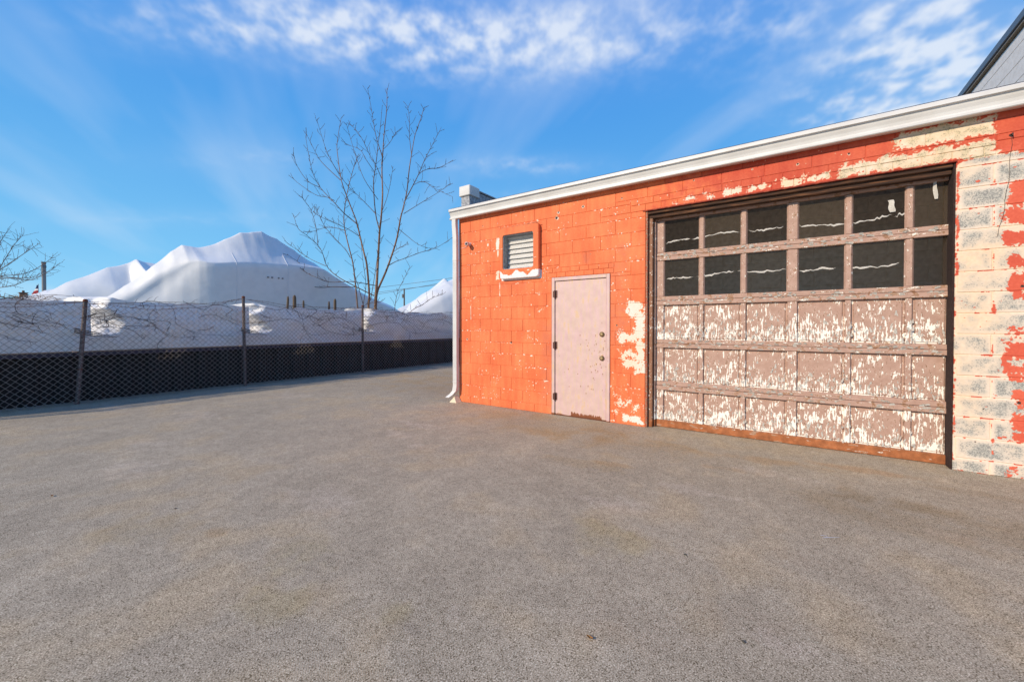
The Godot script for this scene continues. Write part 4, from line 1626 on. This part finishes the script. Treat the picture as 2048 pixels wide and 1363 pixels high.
# stations: [z, half width, side height, ridge height]; axis at x = ax
func wrapped_boat(label: String, ax: float, st: Array, seed_: int, tilt := 0.0, seams := [], rs := 0.0, bow := 0.7) -> Node3D:
	var zc: float = (st[0][0] + st[st.size() - 1][0]) / 2
	var t := thing("wrapped_boat", label, "boat", Vector3(ax, 0, zc), "boats wrapped in white plastic")
	var nz := FastNoiseLite.new()
	nz.seed = seed_
	nz.frequency = 0.55
	nz.fractal_octaves = 3
	var keys := []
	for s in st:
		keys.append(Vector4(s[0], s[1], s[2], s[3]))
	var g := []
	var per := 9
	var steps := (keys.size() - 1) * per
	for i in steps + 1:
		# taut between the frames: straight runs with a little sag
		var ki := mini(i / per, keys.size() - 2)
		var kf := float(i - ki * per) / per
		var k: Vector4 = keys[ki].lerp(keys[ki + 1], kf).lerp(cr(keys, float(i) / per), 0.4)
		var sag := minf(absf(keys[ki].x - keys[ki + 1].x) * 0.05, 0.05) * sin(kf * PI)
		k.w -= sag
		var w := maxf(k.y, 0.03)
		var s := k.z
		var r := k.w
		var rx := w * rs
		# towards the bow the side rolls over into the roof without a corner
		var roll := clampf((k.x - bow) / 0.9, 0.0, 1.0)
		var prof := [Vector2(w * 0.9, 0.0), Vector2(w * 0.97, s * 0.5), Vector2(w * lerpf(1.0, 0.93, roll), s * lerpf(0.93, 0.78, roll)), Vector2(w * lerpf(0.985, 0.82, roll), s * lerpf(1.0, 0.98, roll)), Vector2(lerpf(w, rx, lerpf(0.1, 0.36, roll)), lerpf(s, r, lerpf(0.06, 0.40, roll))), Vector2(lerpf(w, rx, lerpf(0.5, 0.62, roll)), lerpf(s, r, lerpf(0.44, 0.74, roll))), Vector2(lerpf(w, rx, 0.9), lerpf(s, r, 0.93)), Vector2(rx, r), Vector2(lerpf(-w, rx, 0.9), lerpf(s, r, 0.93)), Vector2(lerpf(-w, rx, 0.5), lerpf(s, r, 0.5)), Vector2(-w * 0.9, s + (r - s) * 0.08), Vector2(-w, s * 0.9), Vector2(-w * 0.9, 0.0)]
		prof = chaikin(prof, 2)
		var row := []
		for p in prof:
			var d := nz.get_noise_3d(k.x * 1.4, p.y * 0.35, p.x * 0.8)
			var q := nz.get_noise_3d(k.x * 4.0, p.y * 0.5 + 30.0, p.x * 2.0)
			row.append(Vector3(ax + p.x + d * 0.03 + q * 0.003 + tilt * p.y, p.y + d * 0.03, k.x + q * 0.006))
		g.append(row)
	var mb := MB.new()
	mb.grid(g, false)
	part(t, "cover", mb, M.plastic)
	for sm in seams:
		# a welded seam runs up the near side
		var i := clampi(int(sm * steps), 0, steps)
		var pts := []
		for p in g[i].slice(0, 22):
			pts.append(p + Vector3(0.004, 0.002, 0))
		var sb := MB.new()
		sb.tube(pts, pts.map(func(_p): return 0.007), 5, false)
		part(t, "seam", sb, M.seam)
	return t

func build_boats() -> void:
	var b := wrapped_boat("largest white wrapped boat with tall peaked cover behind the middle post", -11.5, [[3.9, 0.05, 0.6, 0.8], [3.35, 0.4, 1.15, 1.55], [2.97, 0.62, 1.5, 1.98], [2.3, 0.98, 2.0, 2.62], [1.7, 1.3, 2.6, 3.25], [1.3, 1.52, 3.0, 3.74], [1.05, 1.66, 3.3, 3.97], [0.85, 1.78, 3.42, 3.95], [0.5, 1.92, 3.4, 4.0], [-0.05, 2.0, 3.46, 4.32], [-0.5, 2.02, 3.5, 4.63], [-0.85, 2.02, 3.52, 4.72], [-1.18, 2.02, 3.54, 4.82], [-1.7, 2.02, 3.57, 4.65], [-2.3, 2.02, 3.6, 4.32], [-3.07, 2.02, 3.55, 3.95], [-4.84, 1.95, 2.72, 3.1], [-6.98, 1.7, 2.1, 2.43], [-9.0, 1.1, 1.3, 1.5]], 301, 0.0, [0.5, 0.72], 0.55)
	# little mesh vents taped on the near side
	for k in 4:
		var vb := MB.new()
		var z: float = -0.98 - 0.13 * k - (0.08 if k > 1 else 0.0)
		vb.box(Vector3(-9.50, 3.06, z - 0.025), Vector3(-9.46, 3.11, z + 0.025), 0.004)
		part(b, "vent", vb, M.grey_pole)
	wrapped_boat("white wrapped boat with two pointed folds left of the largest one", -17.0, [[4.6, 0.1, 1.0, 1.5], [3.6, 0.6, 1.6, 2.3], [2.6, 1.0, 2.1, 3.08], [1.5, 1.3, 2.6, 3.76], [0.95, 1.3, 2.75, 3.98], [0.65, 1.8, 3.5, 4.2], [0.3, 1.6, 3.3, 4.12], [-0.4, 1.9, 3.2, 4.12], [-1.6, 2.0, 3.1, 3.9], [-3.5, 1.9, 2.9, 3.4], [-6.0, 1.5, 2.0, 2.4]], 311, -0.12, [], 0.2, 1.0)
	wrapped_boat("small low wrapped boat far left beside the grey pipe", -26.0, [[3.6, 0.2, 2.0, 2.5], [2.9, 0.7, 2.4, 2.85], [2.1, 1.0, 2.7, 3.26], [1.75, 1.1, 2.8, 3.36], [1.2, 1.2, 2.7, 3.12], [-0.5, 1.2, 2.4, 2.7], [-2.0, 0.8, 1.8, 2.0]], 317, -0.05)
	wrapped_boat("white wrapped boat with pointed peak right of the bare tree", -15.0, [[-9.4, 0.2, 1.0, 1.5], [-11.1, 0.9, 1.9, 2.55], [-12.7, 1.4, 2.6, 3.35], [-14.2, 1.6, 3.2, 4.12], [-15.0, 1.65, 3.7, 4.78], [-15.5, 1.7, 3.5, 4.62], [-17.0, 1.9, 3.2, 4.1], [-20.0, 1.7, 2.4, 3.0]], 331, -0.05, [], 0.3, -14.6)
	wrapped_boat("white wrapped boat nearest the garage corner, partly hidden by it", -11.0, [[-7.9, 0.3, 1.3, 1.8], [-8.7, 0.9, 1.9, 2.5], [-9.7, 1.5, 2.6, 3.3], [-10.6, 1.8, 3.1, 3.86], [-11.4, 2.0, 3.4, 4.16], [-13.0, 2.1, 3.5, 4.26], [-15.5, 2.0, 3.1, 4.0], [-18.0, 1.6, 2.4, 3.0]], 337, 0.0, [], 0.3, -11.2)

# ---------------------------------------------------------------- trees
# sideways and height of a branch as seen across the lot (metres from the foot of the tree), depth is free
func px_to_plane(px: float, py: float, depth: float) -> Vector2:
	return Vector2((px - 1024.0) / 800.0 * depth, 1.40 + (653.0 - py) / 800.0 * depth)

func build_trees() -> void:
	var depth := 14.8
	var yaw := deg_to_rad(YAW)
	var fwd := Vector3(-sin(yaw), 0, -cos(yaw))
	var rgt := Vector3(cos(yaw), 0, -sin(yaw))
	var foot := CAM + fwd * depth + rgt * ((749.0 - 1024.0) / 800.0 * depth)
	foot.y = 0.0
	var t := thing("bare_tree", "bare many-stemmed young tree with fine budding twigs behind the fence", "tree", foot)
	# [thickness at the foot in cm, thickness at the tip, points...] traced from the tree's habit
	var stems := [
		[9.0, 0.7, [749.7, 640], [751, 614], [753, 578], [755, 545], [757, 511], [760, 461], [763, 436], [766, 390], [765, 342], [767, 304], [770, 266], [775, 218], [775.6, 180]],
		[6.5, 0.6, [752, 606], [755, 582], [770, 548], [781, 519], [794, 478], [801.6, 437], [806, 420], [814, 386], [819, 342], [824, 310], [831, 272], [842, 241], [849, 218]],
		[6.5, 0.6, [738, 640], [737, 611], [738.5, 586], [734, 530], [729, 508], [721, 474], [714, 444], [703, 415], [693.5, 390], [684, 361], [677, 313], [676, 287], [684, 239]],
		[4.2, 0.5, [717, 640], [715, 613], [711, 567], [706, 526], [698, 493], [691, 463], [688.5, 437], [692, 405], [697, 380], [706, 345], [713, 325], [716, 313]]]
	var limbs := [
		[3.2, 0.5, [760, 461], [752, 428], [748, 371], [751, 342], [755, 313], [757, 291], [762, 256], [766, 214]],
		[2.4, 0.4, [765, 325], [765, 313], [754.6, 279], [749, 250], [744, 218], [737, 180]],
		[2.6, 0.4, [810, 403], [827, 371], [838.5, 348], [850, 321], [863, 296], [878.6, 266]],
		[1.6, 0.3, [824, 310], [820, 275], [820, 241], [816.6, 216]],
		[1.7, 0.3, [808, 428], [840, 408], [873, 388], [901, 369]],
		[2.2, 0.4, [779, 530], [792, 523], [809, 517], [844, 504], [874, 495], [907, 474]],
		[1.5, 0.3, [799, 459], [814.6, 472], [837, 489], [863, 498]],
		[1.3, 0.3, [787, 504], [800, 495], [818, 488]],
		[2.8, 0.4, [714, 448], [701, 437], [688, 426], [667, 403], [642, 376], [627, 346], [619, 310], [613, 273]],
		[1.9, 0.3, [682, 361], [650, 331], [636, 312], [614, 268]],
		[1.6, 0.3, [642, 376], [617, 363], [596, 333], [588, 306]],
		[1.8, 0.3, [680, 350], [663, 321], [651.6, 294], [636, 243]],
		[1.5, 0.3, [670, 402], [655, 395], [632, 390], [594, 364], [583, 348]],
		[1.7, 0.3, [752, 428], [735, 410], [715, 390], [697, 373], [682, 352]],
		[2.8, 0.3, [748, 591], [711, 572.6], [677, 554], [655, 533.6], [646, 507.6], [636.5, 491], [614, 470.5], [597.5, 457.5], [589, 433]],
		[1.5, 0.3, [636.5, 491], [633, 455.7], [623.5, 422], [608.7, 400], [604, 394]],
		[1.4, 0.25, [652, 532], [623.5, 519], [601, 504], [579, 489]],
		[2.4, 0.3, [711, 574], [670, 573.5], [633, 574], [596, 563], [566, 546.6], [540, 520.6]],
		[2.0, 0.3, [751.5, 571], [703, 563], [660.6, 564], [636, 556], [610.5, 543], [599, 526], [575, 509]],
		[1.5, 0.3, [690, 461], [670, 455.7], [651, 455.7], [633, 461], [620, 465]],
		[1.7, 0.3, [721, 474], [698, 459], [673.6, 448], [644, 435], [627, 424]],
		[1.7, 0.3, [701, 515], [692, 500], [668, 474], [651, 454], [640, 431.5], [633, 417]],
		[1.5, 0.3, [788.6, 640], [790, 612], [796, 582], [808, 558], [820, 533.6]],
		[2.0, 0.3, [741, 600], [748, 561], [756, 506], [759, 470]],
		[2.0, 0.3, [729, 620], [718, 576], [711, 554], [706, 530]],
		[1.8, 0.3, [726, 610], [732, 570], [726, 520], [722, 480]],
		[1.7, 0.3, [765, 360], [752, 330], [741, 312], [727, 282], [712, 260], [700, 250]],
		[1.5, 0.3, [764, 425], [775, 395], [782, 365], [787, 335]],
		[1.4, 0.3, [757, 400], [730, 360], [715, 320], [703, 280], [694, 248]],
		[1.3, 0.3, [750, 345], [733, 320], [720, 300], [690, 290]],
		[1.3, 0.3, [768, 300], [780, 288], [788, 275], [794, 266]],
		[1.3, 0.3, [838, 348], [855, 340], [880, 336], [906, 322]],
		[1.3, 0.3, [827, 371], [848, 364], [870, 378], [905, 394]],
		[1.2, 0.25, [720, 640], [728, 612], [745, 606], [760, 604]],
		[1.4, 0.3, [815, 640], [822, 622], [846, 608], [866, 595], [884, 589]]]
	var br := FastNoiseLite.new()
	br.seed = 44
	br.frequency = 0.35
	var twigs := MB.new()
	var buds := MB.new()
	var n := 0
	for grp in [[stems, "stem"], [limbs, "branch"]]:
		for s in grp[0]:
			n += 1
			var key := []
			for q in s.slice(2):
				var p := px_to_plane(q[0], q[1], depth)
				var o := br.get_noise_2d(p.y * 1.3 + n * 17.0, n * 5.0) * 0.9 * clampf((p.y - 1.6) / 2.0, 0.0, 1.0)
				if grp[1] == "branch":
					o += br.get_noise_2d(p.x * 2.0, n * 31.0) * 0.5
				var k := (depth + o) / depth
				key.append(CAM + fwd * (depth + o) + rgt * p.x * k + Vector3(0, (p.y - 1.4) * k, 0))
			var pts := smooth_pts(key, 5)
			var m := pts.size()
			var rad := []
			for i in m:
				var f := i / float(m - 1)
				rad.append(lerpf(s[0] * 0.5, s[1] * 0.5, pow(f, 0.8)) * 0.01 * 1.3 + 0.003)
			var mb := MB.new()
			mb.tube(pts, rad, 7 if grp[1] == "stem" else 5)
			part(t, grp[1], mb, M.bark if s[0] > 4.0 else M.twig)
			# side twigs
			var side := 1.0
			for i in range(int(m * 0.25), m):
				if rng.randf() > (0.62 if grp[1] == "branch" else 0.5):
					continue
				var p: Vector3 = pts[i]
				var dir: Vector3 = (pts[mini(i + 1, m - 1)] - pts[maxi(i - 1, 0)]).normalized()
				side = -side
				var outw := (rgt * side + fwd * rng.randfn() * 0.7 + Vector3.UP * rng.randf_range(0.1, 0.7)).normalized()
				var len := rng.randf_range(0.12, 0.55) * (1.2 - 0.55 * i / m)
				var d := (dir * 0.75 + outw * 0.8).normalized()
				var tp := [p]
				var cur := p
				for q in 5:
					d = (d + Vector3(rng.randfn(), rng.randfn() + 0.35, rng.randfn()) * 0.11).normalized()
					cur += d * len / 5.0
					tp.append(cur)
				twigs.tube(tp, [0.0066, 0.0058, 0.005, 0.0045, 0.004, 0.003], 3, false)
				for q in range(1, 6):
					for e in 2:
						var bp: Vector3 = tp[q].lerp(tp[q - 1], e * 0.5)
						add_bud(buds, bp + Vector3(rng.randfn(), rng.randfn(), rng.randfn()) * 0.004, rng.randf_range(0.007, 0.013))
			for i in range(int(m * 0.45), m):
				if rng.randf() < 0.75:
					add_bud(buds, pts[i] + Vector3(rng.randfn(), rng.randfn(), rng.randfn()) * 0.008, rng.randf_range(0.007, 0.013))
	part(t, "twigs", twigs, M.twig, "stuff")
	part(t, "buds", buds, M.twig, "stuff")

	# second bare tree, mostly out of the picture at the left
	var d2 := 17.0
	var base := CAM + fwd * d2 + rgt * ((-120.0 - 1024.0) / 800.0 * d2)
	base.y = 0.0
	var t2 := thing("bare_tree", "bare tree whose drooping twigs reach in at the left edge", "tree", base)
	var tm := MB.new()
	tm.tube(smooth_pts([base, base + Vector3(0.05, 1.4, 0), base + Vector3(-0.05, 2.6, 0.1), base + Vector3(0.1, 4.2, 0)], 5), range(16).map(func(i): return 0.15 - 0.006 * i), 9)
	part(t2, "trunk", tm, M.bark)
	var tw := MB.new()
	var bd := MB.new()
	for lb in [[[-120, 600], [-60, 560], [-10, 545], [30, 520], [60, 500], [82, 486]], [[-120, 590], [-50, 560], [0, 552], [50, 547], [85, 530], [105, 515]], [[-120, 580], [-60, 572], [0, 555], [45, 556], [82, 553]], [[-120, 610], [-60, 575], [-10, 548], [10, 520], [30, 490], [48, 470]], [[-120, 600], [-50, 580], [0, 575], [30, 570], [60, 558]], [[-120, 570], [-60, 520], [-10, 500], [5, 480], [15, 465]], [[-120, 605], [-40, 565], [20, 556], [60, 560], [95, 545], [108, 535]], [[-120, 560], [-90, 480], [-60, 430], [-40, 400]], [[-120, 570], [-130, 480], [-140, 400], [-150, 350]]]:
		var key := []
		n += 1
		for q in lb:
			var p := px_to_plane(q[0], q[1], d2)
			var o := br.get_noise_2d(p.x * 1.2 + n * 9.0, n * 4.0) * 0.8
			if q[0] <= -119:
				o = 0.0
			var k := (d2 + o) / d2
			key.append(CAM + fwd * (d2 + o) + rgt * p.x * k + Vector3(0, (p.y - 1.4) * k, 0))
		var pts := smooth_pts(key, 6)
		var m := pts.size()
		var mb := MB.new()
		mb.tube(pts, range(m).map(func(i): return 0.022 * (1.0 - 0.8 * i / float(m)) + 0.001), 5)
		part(t2, "branch", mb, M.twig)
		for i in range(4, m):
			for e in 2:
				if rng.randf() < 0.25:
					continue
				var p: Vector3 = pts[i]
				var d := (rgt * rng.randf_range(-0.1, 0.9) + Vector3.UP * rng.randf_range(-0.3, 1.0) + fwd * rng.randfn() * 0.5).normalized()
				var len := rng.randf_range(0.15, 0.55)
				var tp := [p]
				var cur := p
				for q in 4:
					d = (d + Vector3(rng.randfn(), rng.randfn() + 0.3, rng.randfn()) * 0.12).normalized()
					cur += d * len / 4.0
					tp.append(cur)
					add_bud(bd, cur, rng.randf_range(0.007, 0.013))
				tw.tube(tp, [0.007, 0.006, 0.0055, 0.005, 0.004], 3, false)
	part(t2, "twigs", tw, M.twig, "stuff")
	part(t2, "buds", bd, M.twig, "stuff")

func add_bud(mb: MB, p: Vector3, r: float) -> void:
	var a := Vector3(r, 0, 0)
	var b := Vector3(0, r * 1.3, 0)
	var c := Vector3(0, 0, r)
	for sx in [-1.0, 1.0]:
		for sy in [-1.0, 1.0]:
			for sz in [-1.0, 1.0]:
				if sx * sy * sz > 0:
					mb.tri(p + a * sx, p + b * sy, p + c * sz)
				else:
					mb.tri(p + a * sx, p + c * sz, p + b * sy)

# ---------------------------------------------------------------- distant things
func at_px(px: float, py: float, depth: float) -> Vector3:
	var yaw := deg_to_rad(YAW)
	var fwd := Vector3(-sin(yaw), 0, -cos(yaw))
	var rgt := Vector3(cos(yaw), 0, -sin(yaw))
	var p := px_to_plane(px, py, depth)
	return CAM + fwd * depth + rgt * p.x + Vector3(0, p.y - 1.4, 0)

func build_far_things() -> void:
	# grey pipe
	var top := at_px(88.5, 526, 36.0)
	var t := thing("vent_pipe", "tall grey pipe with a band near its top behind the boats", "pipe", Vector3(top.x, 0, top.z))
	var mb := MB.new()
	mb.tube([Vector3(top.x, 0, top.z), top], [0.14, 0.14], 12)
	part(t, "pipe", mb, M.grey_pole)
	mb = MB.new()
	mb.tube([top - Vector3(0, 0.42, 0), top - Vector3(0, 0.22, 0)], [0.165, 0.165], 12)
	mb.tube([top - Vector3(0, 0.02, 0), top + Vector3(0, 0.1, 0)], [0.165, 0.15], 12)
	part(t, "collar", mb, M.trim_dark)
	# flag drooping from a short staff
	var fp := at_px(77, 570, 34.0)
	var ft := thing("flag", "small drooping navy, red and white flag beside the grey pipe", "flag", Vector3(fp.x, 0, fp.z))
	mb = MB.new()
	mb.tube([Vector3(fp.x, 0, fp.z), fp + Vector3(0, 0.1, 0)], [0.03, 0.02], 6)
	part(ft, "staff", mb, M.grey_pole)
	var dirx := Vector3(-cos(deg_to_rad(YAW)), 0, sin(deg_to_rad(YAW)))
	for band in [[0.0, 0.34, "navy"], [0.34, 0.5, "white_cloth"], [0.5, 0.78, "red_cloth"], [0.78, 0.86, "white_cloth"], [0.86, 1.0, "red_cloth"]]:
		var rows := []
		for i in 5:
			var v: float = lerpf(band[0], band[1], i / 4.0)
			var row := []
			for j in 6:
				var u := j / 5.0
				row.append(fp + dirx * (0.02 + (0.12 + 0.68 * v) * u) + Vector3(0.04 * sin(u * 6.0 + v * 3.0), -0.88 * v - 0.16 * u * v, 0.05 * sin(u * 5.0)))
			rows.append(row)
		mb = MB.new()
		mb.grid(rows, true)
		part(ft, "stripe" if band[2] != "navy" else "canton", mb, M[band[2]])
	# far house: only its chimney shows over the sheeting
	var hp := at_px(47, 594, 48.0)
	var ht := thing("house", "far grey-roofed house whose brown chimney shows over the vines at left", "house", Vector3(hp.x, 0, hp.z))
	mb = MB.new()
	mb.box(Vector3(hp.x - 3, 0, hp.z - 3), Vector3(hp.x + 3, 2.6, hp.z + 3))
	part(ht, "wall", mb, M.siding)
	mb = MB.new()
	var e := 3.3
	var ry := hp.y + 0.2
	mb.quad(Vector3(hp.x - e, 2.5, hp.z + e), Vector3(hp.x + e, 2.5, hp.z + e), Vector3(hp.x + e, ry, hp.z), Vector3(hp.x - e, ry, hp.z))
	mb.quad(Vector3(hp.x + e, 2.5, hp.z - e), Vector3(hp.x - e, 2.5, hp.z - e), Vector3(hp.x - e, ry, hp.z), Vector3(hp.x + e, ry, hp.z))
	mb.tri(Vector3(hp.x + e, 2.5, hp.z + e), Vector3(hp.x + e, 2.5, hp.z - e), Vector3(hp.x + e, ry, hp.z))
	mb.tri(Vector3(hp.x - e, 2.5, hp.z - e), Vector3(hp.x - e, 2.5, hp.z + e), Vector3(hp.x - e, ry, hp.z))
	var rp := part(ht, "roof", mb, M.shingle)
	mb = MB.new()
	mb.box(Vector3(hp.x - 0.3, hp.y - 0.6, hp.z - 0.3), Vector3(hp.x + 0.3, hp.y + 0.45, hp.z + 0.3), 0.02)
	mb.box(Vector3(hp.x - 0.36, hp.y + 0.451, hp.z - 0.36), Vector3(hp.x + 0.36, hp.y + 0.56, hp.z + 0.36), 0.02)
	mb.tube([hp + Vector3(0, 0.56, 0), hp + Vector3(0, 0.8, 0)], [0.12, 0.1], 10)
	part(rp, "chimney", mb, M.brick_far)
	# utility pole and lines
	var up := at_px(808.5, 577, 70.0)
	var ut := thing("utility_pole", "thin far utility pole right of the bare tree", "pole", Vector3(up.x, 0, up.z))
	mb = MB.new()
	mb.tube([Vector3(up.x, 0, up.z), up], [0.15, 0.11], 8)
	part(ut, "pole", mb, M.old_wood)
	mb = MB.new()
	mb.tube([up + Vector3(-0.3, -1.6, 0), up + Vector3(-0.3, -0.95, 0)], [0.2, 0.2], 8)
	part(ut, "transformer", mb, M.trim_dark)
	var wl := ["lowest power line", "middle power line", "upper power line"]
	var ends := [[[745, 590, 72], [808.5, 579, 70], [960, 552, 60]], [[745, 586, 72], [808.5, 577.4, 70], [960, 560, 60]], [[740, 577, 72], [850, 563, 70], [960, 548, 60]]]
	for k in 3:
		var pts := smooth_pts(ends[k].map(func(q): return at_px(q[0], q[1], q[2])), 10)
		var lt := thing("power_line", wl[k] + " crossing the sky behind the bare tree", "cable", Vector3(pts[10].x, pts[10].y, pts[10].z), "power lines")
		mb = MB.new()
		mb.tube(pts, pts.map(func(_p): return 0.032), 4)
		part(lt, "cable", mb, M.trim_dark)
	# old timber posts in the boat yard
	var pl := [[576, 592, 13.2, 0.035, 0.14, "short tilted post stub just right of the middle post"], [589, 590, 13.4, 0.055, 0.0, "thick post just right of the tilted stub"], [607, 600, 13.8, 0.032, 0.0, "thin low post between the thick post and the pair of posts"], [658, 602, 14.6, 0.034, 0.0, "shorter post of the pair left of the bare tree"], [670, 597, 14.6, 0.048, 0.0, "taller post of the pair left of the bare tree"]]
	for q in pl:
		var p := at_px(q[0], q[1], q[2])
		var pt := thing("timber_post", "weathered timber " + q[5], "post", Vector3(p.x, 0, p.z), "timber posts in the boat yard")
		mb = MB.new()
		var foot := Vector3(p.x - q[4] * 2.0, 0, p.z)
		mb.tube([foot, p - Vector3(0, 0.10, 0), p - Vector3(0, 0.03, 0), p], [q[3], q[3], q[3] * 0.75, q[3] * 0.25], 9)
		part(pt, "shaft", mb, M.old_wood)

# ---------------------------------------------------------------- small things near the wall and on the ground
func build_small_things() -> void:
	# bullet camera at the corner
	var c := Vector3(0.262, 2.905, 0.0)
	var t := thing("security_camera", "small round white security camera on the orange wall by the downspout", "camera", c)
	var mb := MB.new()
	mb.tube([c + Vector3(0, 0, 0.003), c + Vector3(0, 0, 0.012)], [0.036, 0.034], 16)
	part(t, "base_plate", mb, M.cam_shell)
	mb = MB.new()
	mb.tube([c + Vector3(0, 0, 0.012), c + Vector3(0.005, 0.0, 0.04)], [0.012, 0.012], 10)
	part(t, "bracket", mb, M.cam_shell)
	mb = MB.new()
	var d := Vector3(0.25, -0.12, 0.9).normalized()
	var o := c + Vector3(0.0, 0.0, 0.03)
	var seg := [[0.0, 0.022], [0.012, 0.034], [0.03, 0.038], [0.085, 0.038], [0.10, 0.034], [0.104, 0.028]]
	mb.tube(seg.map(func(s): return o + d * s[0]), seg.map(func(s): return s[1]), 18)
	part(t, "housing", mb, M.cam_shell)
	mb = MB.new()
	mb.tube([o + d * 0.1035, o + d * 0.108], [0.022, 0.014], 16)
	part(t, "lens", mb, M.black)
	mb = MB.new()
	mb.tube(smooth_pts([c + Vector3(-0.02, -0.01, 0.006), c + Vector3(-0.08, -0.035, 0.008), c + Vector3(-0.14, -0.05, 0.006), c + Vector3(-0.21, -0.05, 0.006)], 4), range(13).map(func(_k): return 0.004), 5)
	part(t, "cable", mb, M.cam_shell)
	# broken piece of cream block under the downspout
	var sp := thing("splash_block", "small broken cream block under the downspout outlet", "block", Vector3(-0.02, 0, 0.09))
	mb = MB.new()
	var a := [Vector3(-0.10, 0, 0.02), Vector3(0.075, 0, 0.012), Vector3(0.06, 0, 0.15), Vector3(-0.09, 0, 0.17)]
	var b := [Vector3(-0.06, 0.045, 0.03), Vector3(-0.02, 0.125, 0.022), Vector3(-0.03, 0.10, 0.10), Vector3(-0.07, 0.045, 0.13)]
	for i in 4:
		var j := (i + 1) % 4
		mb.quad(a[j], a[i], b[i], b[j])
	mb.quad(b[3], b[2], b[1], b[0])
	part(sp, "chunk", mb, M.cream)
	# pale paint spills
	for q in [[[1664, 1078], 0.075, 0.006, -0.62], [[1651, 1074], 0.03, 0.005, -0.4]]:
		var g := floor_point(q[0][0], q[0][1])
		var m2 := MB.new()
		var pts := []
		for i in 18:
			var an := TAU * i / 18.0
			var r := 0.75 + 0.35 * sin(an * 3.0 + 1.0) * 0.6 + rng.randf_range(-0.12, 0.12)
			var v := Vector2(cos(an) * q[1] * r, sin(an) * q[2] * r).rotated(q[3])
			pts.append(g + Vector3(v.x, 0.004, v.y))
		for i in 18:
			m2.tri(g + Vector3(0, 0.0045, 0), pts[(i + 1) % 18], pts[i])
		var s := part(get_node("ground"), "paint_spill", m2, M.chalk)
		s.set_meta("kind", "structure")
	# a few pebbles and dry leaves
	var labels := ["dark pebble on the asphalt right of centre, near the bottom", "brown scrap of leaf near the bottom centre", "dark pebble on the asphalt below the garage door's left end", "dark pebble on the asphalt at left", "tiny brown leaf on the asphalt at far left"]
	var spots := [[1492, 1290], [1181, 1283], [1373, 1112], [347, 1019], [99, 994]]
	for k in 5:
		var p := floor_point(spots[k][0], spots[k][1])
		var leaf := k == 1 or k == 4
		var pt := thing("dry_leaf" if leaf else "pebble", labels[k], "leaf" if leaf else "pebble", p)
		mb = MB.new()
		if leaf:
			var rows := []
			for i in 4:
				var row := []
				for j in 5:
					var u := j / 4.0 - 0.5
					var w := (0.5 - absf(u)) * 0.012 + 0.0015
					row.append(p + Vector3(u * 0.03, 0.004 + 0.008 * absf(u) + 0.006 * pow(i / 3.0 - 0.5, 2) * 4.0, (i / 3.0 - 0.5) * 2.0 * w))
				rows.append(row)
			mb.grid(rows, true)
			part(pt, "blade", mb, M.leaf)
		else:
			var rows := []
			for i in 7:
				var row := []
				var th := PI * i / 6.0
				for j in 11:
					var an := TAU * j / 10.0
					var r := 0.007 * (1.0 + 0.18 * sin(an * 2.0 + k) + 0.12 * sin(th * 3.0 + k))
					row.append(p + Vector3(sin(th) * cos(an) * r * 1.2, 0.004 + cos(th) * r * 0.6, sin(th) * sin(an) * r))
				rows.append(row)
			mb.grid(rows, false)
			part(pt, "stone", mb, M.pebble)

func floor_point(px: float, py: float) -> Vector3:
	var depth := 1.40 * 800.0 / (py - 653.0)
	return at_px(px, py, depth) * Vector3(1, 0, 1)
